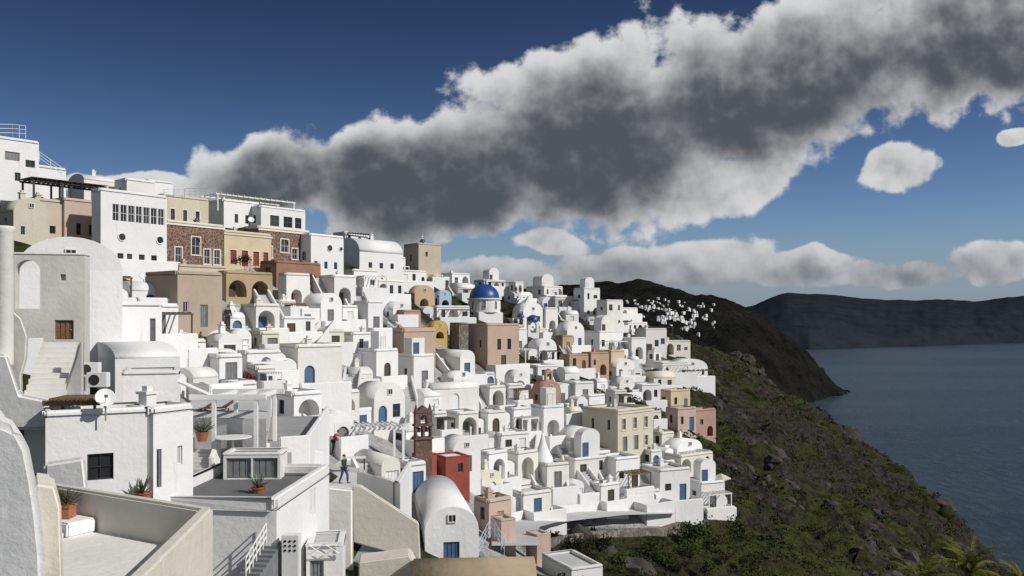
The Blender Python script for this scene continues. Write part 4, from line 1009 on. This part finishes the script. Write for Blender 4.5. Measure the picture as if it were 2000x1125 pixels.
# ------------------------------------------------------------------ terrain meshes
SP = np.array(SPOTS)
def grid_mesh(name, xs, ys, zfun, mat, plast=None):
    X, Y = np.meshgrid(xs, ys); Z = zfun(X, Y)
    n, m = X.shape
    v = np.stack([X.ravel(), Y.ravel(), Z.ravel()], 1)
    i = np.arange(n*m).reshape(n, m)
    f = np.stack([i[:-1, :-1].ravel(), i[:-1, 1:].ravel(), i[1:, 1:].ravel(), i[1:, :-1].ravel()], 1)
    me = bpy.data.meshes.new(name); me.from_pydata(v.tolist(), [], f.tolist()); me.update()
    me.polygons.foreach_set('use_smooth', [True]*len(me.polygons)); me.materials.append(mat)
    if plast is not None:
        at_ = me.attributes.new('plaster', 'FLOAT', 'POINT'); at_.data.foreach_set('value', plast(X, Y).ravel().astype(np.float32))
    return struct(link(name, me))
def plast(X, Y):
    out = np.zeros(X.shape); near = np.zeros(X.shape)
    for x, y in SP:
        d = np.hypot(X-x, Y-y); out += np.clip((12-d)/8, 0, 1); near = np.maximum(near, np.clip((6.5-d)/2, 0, 1))
    return np.clip((out-3.2)/1.2, 0, 1)*near
def vn(X, Y, s, o):
    return np.array([fbm(x, y, s, o) for x, y in zip(X.ravel(), Y.ravel())]).reshape(X.shape)
def znear(X, Y):
    p = plast(X, Y); base = ZN(X, Y)
    far = np.clip((Y-60)/60, .3, 1)*np.clip((X-np.interp(Y, [60, 110, 180, 260], [8, 30, 48, 60])+14)/14, .25, 1)
    rid = .6-np.abs(vn(X, Y, .035, 5))*7.5
    ledge = vn(X, Y, .06, 3); ledge = np.round(ledge*2.5)/2.5*1.8
    return base-.5*p+(1-p)*far*(vn(X, Y, .025, 5)*3.0+rid+ledge+vn(X, Y, .13, 4)*1.8+vn(X, Y, .45, 2)*.4)
def hillmat():
    m, nt, b = nodes('hill_ground'); p = pos(nt)
    n1 = tex(nt, p, .045, 6, .65); n2 = tex(nt, p, .5, 6, .7)
    c = mixc(nt, ramp(nt, n1, .38, .52), (.046, .036, .025), (.056, .066, .019))
    c = mixc(nt, ramp(nt, n2, .46, .62), c, (.017, .016, .010))
    c = mixc(nt, ramp(nt, tex(nt, p, .22, 6, .7), .63, .73), c, (.075, .063, .05))
    # bare dark rock wherever the ground is steep
    g = nt.nodes.new('ShaderNodeNewGeometry'); sx = nt.nodes.new('ShaderNodeSeparateXYZ'); nt.links.new(g.outputs['Normal'], sx.inputs[0])
    rk = mixc(nt, ramp(nt, tex(nt, pos(nt, (1, 1, 2.5)), .6, 6, .7), .4, .65), (.018, .0155, .014), (.065, .055, .046))
    c = mixc(nt, ramp(nt, sx.outputs[2], .72, .87, (1, 1, 1), (0, 0, 0)), c, rk)
    at_ = nt.nodes.new('ShaderNodeAttribute'); at_.attribute_name = 'plaster'
    w_ = mixc(nt, ramp(nt, n2, .4, .7), (.55, .54, .53), (.34, .33, .32))
    c = mixc(nt, at_.outputs['Fac'], c, w_)
    nt.links.new(c, b.inputs['Base Color']); b.inputs['Roughness'].default_value = .95; b.inputs['Specular IOR Level'].default_value = .05
    bump(nt, b, n2, 1.0, 1.6); return m
grid_mesh('hillside', np.arange(-110, 235, 1.5), np.arange(-6, 470, 1.5), znear, hillmat(), plast)
def farmat(name, c0, c1, sc, bd=12):
    m, nt, b = nodes(name); p = pos(nt)
    n1 = tex(nt, p, sc, 8, .68); n2 = tex(nt, pos(nt, (1, 1, 3)), sc*3, 5, .7)
    c = mixc(nt, ramp(nt, n1, .4, .62), c0, c1); c = mixc(nt, ramp(nt, n2, .5, .75), c, tuple(x*.55 for x in c0))
    nt.links.new(c, b.inputs['Base Color']); b.inputs['Roughness'].default_value = 1; b.inputs['Specular IOR Level'].default_value = 0
    if bd: bump(nt, b, n1, 1.0, bd)
    return m
def zfar(X, Y):
    z = ZF(X, Y); k = np.clip((Y-430)/300, 0, 1)
    steep = np.clip((-5-z)/45, 0, 1)
    return z+k*(-np.abs(vn(X, Y, .0065, 6))*(18+30*steep)+5+vn(X, Y, .022, 5)*6.0+steep*vn(X, Y, .05, 3)*9)
grid_mesh('headland', np.arange(-260, 600, 5), np.arange(400, 1860, 6), zfar, farmat('headland_ground', (.0145, .0145, .0145), (.028, .027, .023), .022, 34))
# caldera wall
prof = [(1300,600),(1400,600),(1455,600),(1475,596),(1500,584),(1520,576),(1540,572),(1580,574),(1620,575),(1680,583),(1780,587),(1850,585),(1900,589),(1950,583),(2000,578),(2200,572),(2600,575),(3000,580)]
pxs = np.arange(1300, 3000, 4.0); top = np.interp(pxs, [p[0] for p in prof], [p[1] for p in prof])
V, Fc = [], []; nz = 32
for i, (px, ty) in enumerate(zip(pxs, top)):
    u = (px-CX)/F; dt = 4700; zt = (CY-ty)/F*dt+noise.fractal((px*.02, 1, 0), .9, 2, 4)*6
    db = 105*F/(np.interp(px, [1580, 2000], [682, 669])-CY)
    for j in range(nz+1):
        f = j/nz; d = db-40+(dt-db)*f**1.3; z = SEA-6+(zt-SEA+6)*(f**.62)
        g = noise.fractal((px*.012+f*.5, f*2.0, 5), .9, 2.1, 4); d += g*95*math.sin(math.pi*min(1, f+.05))
        V.append((float(u*d), float(d), float(z)))
n = nz+1
for i in range(len(pxs)-1):
    for j in range(nz): Fc.append((i*n+j, (i+1)*n+j, (i+1)*n+j+1, i*n+j+1))
me = bpy.data.meshes.new('caldera_cliff'); me.from_pydata(V, [], Fc); me.update(); me.polygons.foreach_set('use_smooth', [True]*len(me.polygons))
me.materials.append(farmat('caldera_rock_hazed', (.020, .025, .034), (.024, .029, .038), .004, 0)); struct(link('caldera_cliff', me))  # bluish distance haze is mixed into the cliff's base colour
# sea
def seamat():
    m, nt, b = nodes('sea_water')
    b.inputs['Roughness'].default_value = .34; b.inputs['IOR'].default_value = 1.33
    a = tex(nt, pos(nt, (1, .45, 1)), .16, 8, .75); bump(nt, b, a, .75, 3.0)
    c = mixc(nt, ramp(nt, tex(nt, pos(nt, (.3, 1, 1)), .006, 5, .6), .4, .65), (.022, .040, .060), (.042, .064, .086))
    c = mixc(nt, ramp(nt, a, .5, .72), c, (.07, .095, .12))
    nt.links.new(c, b.inputs['Base Color'])
    return m
b = MB(); b.quad((-30000, -8000, SEA), (30000, -8000, SEA), (30000, 30000, SEA), (-30000, 30000, SEA)); struct(b.build('sea', seamat()))

# far village
vm = []
for k in range(4):
    b = MB(); w = 1.9+k*.4; b.box(-w/2, -1.4, -4, w/2, 1.4, 1.1+k*.25)
    if k % 2: b.prism([(x-w/2, -1.4, 1.1+k*.25+z) for x, z in vault_prof(w, .7, 8)], (0, 2.8, 0))
    else: b.box(-w/2, -1.4, 1.1+k*.25, w/2, -1.2, 1.35+k*.25); b.box(-w*.2, -.9, 1.1+k*.25, w*.4, 1.3, 2.1+k*.25)
    vm.append(b.mesh('house', MT['white']))
TF = np.arange(400, 1700, 2.0)
rg = random.Random(5); nv_ = 0
for k in range(1800):
    px = rg.gauss(1312, 50); py = 616+(px-1300)*.07+rg.gauss(0, 9)
    if not (1218 < px < 1395): continue
    zr = (CY-py)/F*TF; zt = ZF((px-CX)/F*TF, TF); kk = np.nonzero(zr < zt)[0]
    if not len(kk): continue
    d = float(TF[kk[0]]); P = W(px, py, d)
    if noise.noise((px*.035, py*.12, 2)) < -.05: continue
    P.z = float(zfar(np.array([[P.x]]), np.array([[P.y]]))[0, 0])
    o = link('distant_house', vm[rg.randrange(4)], None, P, R(rg.uniform(-40, 60))); tag(o, 'tiny white house in the far village on the headland', 'house', 'far village houses on the headland'); nv_ += 1
    if nv_ >= 295: break

# ------------------------------------------------------------------ scrub and rocks (uncountable)
def scatter(name, n, mat, seed, rmin, rmax, leaves, size, filt):
    rg = np.random.default_rng(seed)
    X = rg.uniform(-5, 150, n*16); Y = rg.uniform(38, 430, n*16)
    keep = rg.random(n*16) < np.clip(120/Y, .22, 1)**1.1
    X, Y = X[keep], Y[keep]
    U = X/Y*F+CX; ok = (U > 980) & (U < 2080) & (X < np.interp(Y, SY, SX)+6)
    X, Y = X[ok], Y[ok]; p = plast(X, Y); ok = p < .05; X, Y = X[ok], Y[ok]
    f = np.array([fbm(x, y, .06, 5) for x, y in zip(X, Y)]); ok = filt(f); X, Y = X[ok][:n], Y[ok][:n]
    Z = znear(X, Y)
    m = len(X); r = rg.uniform(rmin, rmax, m)**1.4*(.8+Y/400)
    c = np.repeat(np.stack([X, Y, Z], 1), leaves, 0); rr = np.repeat(r, leaves)
    dv = rg.normal(size=(m*leaves, 3)); dv /= np.linalg.norm(dv, axis=1)[:, None]; dv[:, 2] = np.abs(dv[:, 2])*.65
    q = rg.uniform(.3, 1, m*leaves)**.5
    c = c+dv*(rr*q)[:, None]
    a = rg.normal(size=(m*leaves, 3)); a /= np.linalg.norm(a, axis=1)[:, None]
    b_ = np.cross(a, rg.normal(size=(m*leaves, 3))); b_ /= np.linalg.norm(b_, axis=1)[:, None]
    s_ = (rr*size*rg.uniform(.6, 1.3, m*leaves))[:, None]
    v = np.stack([c-a*s_, c+b_*s_*.6, c+a*s_, c-b_*s_*.6], 1).reshape(-1, 3)
    me = bpy.data.meshes.new(name); me.from_pydata(v.tolist(), [], np.arange(m*leaves*4).reshape(-1, 4).tolist()); me.update()
    me.materials.append(mat)
    return link(name, me)
o = scatter('scrub', 3000, LG, 1, .4, 1.1, 28, .18, lambda f: f > .05); tag(o, 'low green scrub spread over the cliff slope', 'scrub'); o['kind'] = 'stuff'
o = scatter('dark_scrub', 2000, LK, 2, .4, 1.2, 28, .18, lambda f: (f < .15) & (f > -.3)); tag(o, 'dark dry scrub spread over the cliff slope', 'scrub'); o['kind'] = 'stuff'
o = scatter('dry_grass', 2000, LD, 3, .25, .75, 22, .2, lambda f: f > -.5); tag(o, 'brown dry grass tufts spread over the cliff slope', 'grass'); o['kind'] = 'stuff'
# rocks
rg = np.random.default_rng(9); b = MB()
ico = bmesh.new(); bmesh.ops.create_icosphere(ico, subdivisions=2, radius=1); iv = np.array([v.co[:] for v in ico.verts]); ifc = [tuple(v.index for v in f.verts) for f in ico.faces]; ico.free()
X = rg.uniform(0, 140, 9000); Y = rg.uniform(70, 430, 9000); U = X/Y*F+CX
ok = (U > 1050) & (U < 2050) & (X < np.interp(Y, SY, SX)+5) & (plast(X, Y) < .05); X, Y = X[ok], Y[ok]
f = np.array([fbm(x, y, .03, 4) for x, y in zip(X, Y)]); ok = f < -.1; X, Y = X[ok][:900], Y[ok][:900]; Z = znear(X, Y)
for x, y, z in zip(X, Y, Z):
    r = rg.gamma(2, .28)*(1+y/220); sc_ = np.array([1, .9, rg.uniform(.5, .9)]); q = iv*(1+rg.normal(0, .13, (len(iv), 1)))*r*sc_; i = len(b.v)
    b.v += [tuple(p) for p in (q+np.array([x, y, z-r*.3])).tolist()]; b.f += [tuple(i+k for k in t_) for t_ in ifc]
me = bpy.data.meshes.new('rocks'); me.from_pydata(b.v, [], b.f); me.update(); me.materials.append(simple('rock', (.06, .051, .043), .95, .65, 0, .8))
o = link('rocks', me); tag(o, 'brown grey rocks scattered over the cliff slope', 'rocks'); o['kind'] = 'stuff'

# ------------------------------------------------------------------ labels of the unnamed houses
LM = [('church',945,600),('large tan house',960,680),('pink chapel',1066,770),('olive cream house',1205,845),('brown belfry',828,835),('khaki block',360,585),('ochre arches',485,555),
 ('terracotta house',578,530),('beige fortress',825,498),('yellow arched house',857,645),('orange houses',1140,710),('pink cliff houses',1350,820),('white dome',648,840),
 ('long tan wall',800,665),('curved path',1150,1005),('dark roofed pergola',1290,650),('ridge belfry',725,528),('stone wall block',896,660),('concrete pergola',460,820)]
groups = {}; shrubs = {}
for h in HOUSES:
    if h['label']: tag(h['root'], h['label'], h['cat']); continue
    x, y = h['px'], h['py']
    l = min(LM, key=lambda q: math.hypot(q[1]-x, (q[2]-y)*1.3)); dx, dy = x-l[1], y-l[2]
    dr = ('right of' if dx > 0 else 'left of') if abs(dx) > abs(dy)*1.2 else ('below' if dy > 0 else 'above')
    groups.setdefault((dr, l[0]), []).append((math.hypot(dx, dy), h))
    if h['terrace'] > 1.3 and rng.random() < .4: shrubs.setdefault(l[0], []).append((math.hypot(dx, dy), h))
CN = {'wpaint': 'white', 'blue': 'blue', 'brown': 'brown', 'grey': 'grey', 'redp': 'red'}
for (dr, ln), L in groups.items():
    L.sort(key=lambda q: q[0])
    for k, (_, h) in enumerate(L):
        sz = 'tall' if h['h'] > 4.8 else ('wide' if h['w'] > 6 else 'small')
        rf = {'vault': 'vaulted', 'side': 'barrel roofed', 'flat': 'flat roofed'}[h['roof']]
        ft = (CN[h['doors'][0]]+' door') if h['doors'] else ('arched porch' if h['arch'] else ('walled terrace' if h['terrace'] else ('dark windows' if h['nw'] else 'blank walls')))
        if h['extra'] == 'stairs': ft = 'outside stairs'
        cl = {'creamw': 'off white'}.get(h['col'], 'white')
        tag(h['root'], '%s %s %s house with %s, %s %s the %s' % (sz, cl, rf, ft, ORD[min(k, 19)], dr, ln), 'house', 'white houses on the hillside')
for ln, L in shrubs.items():
    L.sort(key=lambda q: q[0])
    for k, (_, h) in enumerate(L[:4]):
        q = Matrix.Rotation(R(h['a']), 3, 'Z') @ Vector((h['w']*rng.choice([.15, .85]), -h['terrace']+.65, 0))
        bush(h['P']+q, rng.uniform(.4, .65), 'small shrub growing on a white terrace, %s one to the %s' % (ORD[k], ln), rng.choice([LG, LK, LB]), 240, group='shrubs on the white terraces')

# ------------------------------------------------------------------ light, world, camera
AZ, EL = R(115), R(36)
S = Vector((math.cos(EL)*math.sin(AZ), math.cos(EL)*math.cos(AZ), math.sin(EL)))
sun = bpy.data.lights.new('sun', 'SUN'); sun.energy = 3.8; sun.angle = R(.5); sun.color = (1, .965, .90)
so_ = bpy.data.objects.new('sun', sun); C.objects.link(so_); so_.rotation_euler = (-S).to_track_quat('-Z', 'Y').to_euler()
wd = bpy.data.worlds.new('World'); bpy.context.scene.world = wd; wd.use_nodes = True
nt = wd.node_tree; bg = nt.nodes['Background']; bg.inputs['Strength'].default_value = .1
sky = nt.nodes.new('ShaderNodeTexSky'); sky.sky_type = 'NISHITA'; sky.sun_disc = False; sky.sun_elevation = EL; sky.sun_rotation = AZ
sky.air_density = 1.0; sky.dust_density = .3; sky.ozone_density = 2.0; sky.altitude = 300
def Mt(op, a, b=None, c=None):
    n = nt.nodes.new('ShaderNodeMath'); n.operation = op
    for i, v in enumerate((a, b, c)):
        if v is None: continue
        if hasattr(v, 'links'): nt.links.new(v, n.inputs[i])
        else: n.inputs[i].default_value = v
    return n.outputs[0]
def smooth(v, lo, hi, a=0.0, b=1.0):
    n = nt.nodes.new('ShaderNodeMapRange'); n.interpolation_type = 'SMOOTHSTEP'; nt.links.new(v, n.inputs[0]); n.inputs[1].default_value = lo; n.inputs[2].default_value = hi; n.inputs[3].default_value = a; n.inputs[4].default_value = b; return n.outputs[0]
def wnoise(vec, scale, detail, rough, out='Fac'):
    n = nt.nodes.new('ShaderNodeTexNoise'); n.inputs['Scale'].default_value = scale; n.inputs['Detail'].default_value = detail; n.inputs['Roughness'].default_value = rough
    nt.links.new(vec, n.inputs['Vector']); return n.outputs[out]
def comb(X, Y):
    n = nt.nodes.new('ShaderNodeCombineXYZ'); nt.links.new(X, n.inputs[0]); nt.links.new(Y, n.inputs[1]); return n.outputs[0]
tc = nt.nodes.new('ShaderNodeTexCoord'); sp = nt.nodes.new('ShaderNodeSeparateXYZ'); nt.links.new(tc.outputs['Generated'], sp.inputs[0])
dy = Mt('MAXIMUM', sp.outputs[1], .08)
PX = Mt('ADD', Mt('MULTIPLY', Mt('DIVIDE', sp.outputs[0], dy), 1.732), 1.0)
PY = Mt('SUBTRACT', .62, Mt('MULTIPLY', Mt('DIVIDE', sp.outputs[2], dy), 1.732))
warp = nt.nodes.new('ShaderNodeSeparateColor'); nt.links.new(wnoise(comb(PX, PY), 3.0, 2, .5, 'Color'), warp.inputs[0])
WX = Mt('ADD', PX, Mt('MULTIPLY', Mt('SUBTRACT', warp.outputs[0], .5), .18)); WY = Mt('ADD', PY, Mt('MULTIPLY', Mt('SUBTRACT', warp.outputs[1], .5), .10))
BIG = [(.55,.345,.19,.095,0),(.82,.355,.32,.13,-4),(1.12,.28,.34,.175,-10),(1.52,.15,.46,.18,-10),(1.98,.07,.42,.15,-3)]
SML = [(1.42,.355,.20,.07,-22),(1.755,.325,.085,.05,-12),(1.06,.468,.10,.034,0),(.96,.545,.16,.055,0),(1.20,.525,.13,.05,0),(1.38,.51,.13,.055,0),(1.57,.53,.13,.042,0),(1.76,.54,.14,.038,0),(1.96,.52,.11,.040,0),(1.985,.275,.035,.02,0),(.27,.355,.16,.03,0)]
def ell(L, k):
    acc = None
    for cx, cy, rx, ry, an in L:
        c, s_ = math.cos(R(an)), math.sin(R(an)); dx = Mt('SUBTRACT', WX, cx); d_ = Mt('SUBTRACT', WY, cy)
        ax = Mt('ADD', Mt('MULTIPLY', dx, c/rx), Mt('MULTIPLY', d_, s_/rx)); ay = Mt('ADD', Mt('MULTIPLY', dx, -s_/ry), Mt('MULTIPLY', d_, c/ry))
        e = Mt('SUBTRACT', 1.0, Mt('SQRT', Mt('ADD', Mt('MULTIPLY', ax, ax), Mt('MULTIPLY', ay, ay))))
        acc = e if acc is None else Mt('SMOOTH_MAX', acc, e, k)
    return Mt('MAXIMUM', acc, -.9)
AB, AS = ell(BIG, .3), ell(SML, .06)
acc = Mt('SMOOTH_MAX', AB, AS, .06)
def fbmw(X, Y, hi=7):
    v = comb(X, Y); return Mt('ADD', Mt('MULTIPLY', Mt('SUBTRACT', wnoise(v, 4.5, 3, .5), .5), 1.3), Mt('MULTIPLY', Mt('SUBTRACT', wnoise(v, 12, hi, .56), .5), 1.2))
n0 = fbmw(PX, PY); s0 = fbmw(PX, PY, 3.5); s1 = fbmw(Mt('ADD', PX, .012), Mt('SUBTRACT', PY, .028), 3.5)
D1 = Mt('ADD', acc, n0)
alpha = Mt('MULTIPLY', smooth(D1, -.04, .17), smooth(sp.outputs[1], .1, .25))
core = smooth(Mt('ADD', AB, Mt('MULTIPLY', n0, .5)), -.12, .58)
relief = Mt('MULTIPLY', Mt('SUBTRACT', s1, s0), .85)
rim = smooth(Mt('ADD', PY, Mt('MULTIPLY', PX, .17)), .30, .54, -.30, .08)       # the upper side of the bank faces the sun
shade = Mt('ADD', Mt('ADD', Mt('MULTIPLY', core, .78), .06), Mt('ADD', relief, rim))
shade = Mt('ADD', shade, Mt('ADD', Mt('MULTIPLY', n0, .14), Mt('MULTIPLY', smooth(D1, .1, .8), .14)))
shade = Mt('ADD', shade, Mt('MULTIPLY', smooth(PY, .47, .57), .34))
shade = smooth(shade, -.12, 1.05)
cc = mixc(nt, shade, (6.6, 6.7, 6.8), (.80, .92, 1.08))
cc = mixc(nt, smooth(PY, .42, .57, 0, .32), cc, (2.4, 2.8, 3.3))
gm = nt.nodes.new('ShaderNodeGamma'); gm.inputs[1].default_value = 1.35
tint = mixc(nt, 1.0, sky.outputs[0], (.50, .55, .66), 'MULTIPLY'); nt.links.new(tint, gm.inputs[0])
gain = Mt('MULTIPLY', smooth(sp.outputs[2], .02, .36, .66, .31), smooth(sp.outputs[0], -.5, .4, .88, 1.18))
hs = nt.nodes.new('ShaderNodeHueSaturation'); hs.inputs['Saturation'].default_value = .97; nt.links.new(gm.outputs[0], hs.inputs['Color']); nt.links.new(gain, hs.inputs['Value'])
base = mixc(nt, smooth(sp.outputs[2], .005, .12, .8, 0), hs.outputs[0], (2.2, 2.75, 3.5))
fin = mixc(nt, alpha, base, cc)
# unseen broken white cloud added beside, behind and overhead to strengthen the ambient fill
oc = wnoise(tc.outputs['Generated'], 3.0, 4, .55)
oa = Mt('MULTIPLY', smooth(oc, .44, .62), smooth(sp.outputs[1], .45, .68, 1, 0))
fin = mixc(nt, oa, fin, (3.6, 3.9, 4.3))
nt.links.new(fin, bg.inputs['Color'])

cam = bpy.data.cameras.new('camera'); co = bpy.data.objects.new('camera', cam); C.objects.link(co)
cam.sensor_width = 36; cam.lens = 36*F/2000; cam.shift_y = (CY-562.5)/2000; cam.clip_end = 60000; cam.clip_start = .5
co.rotation_euler = (R(90), 0, 0)
sc = bpy.context.scene; sc.camera = co
sc.view_settings.view_transform = 'Standard'; sc.view_settings.look = 'None'; sc.view_settings.exposure = 0
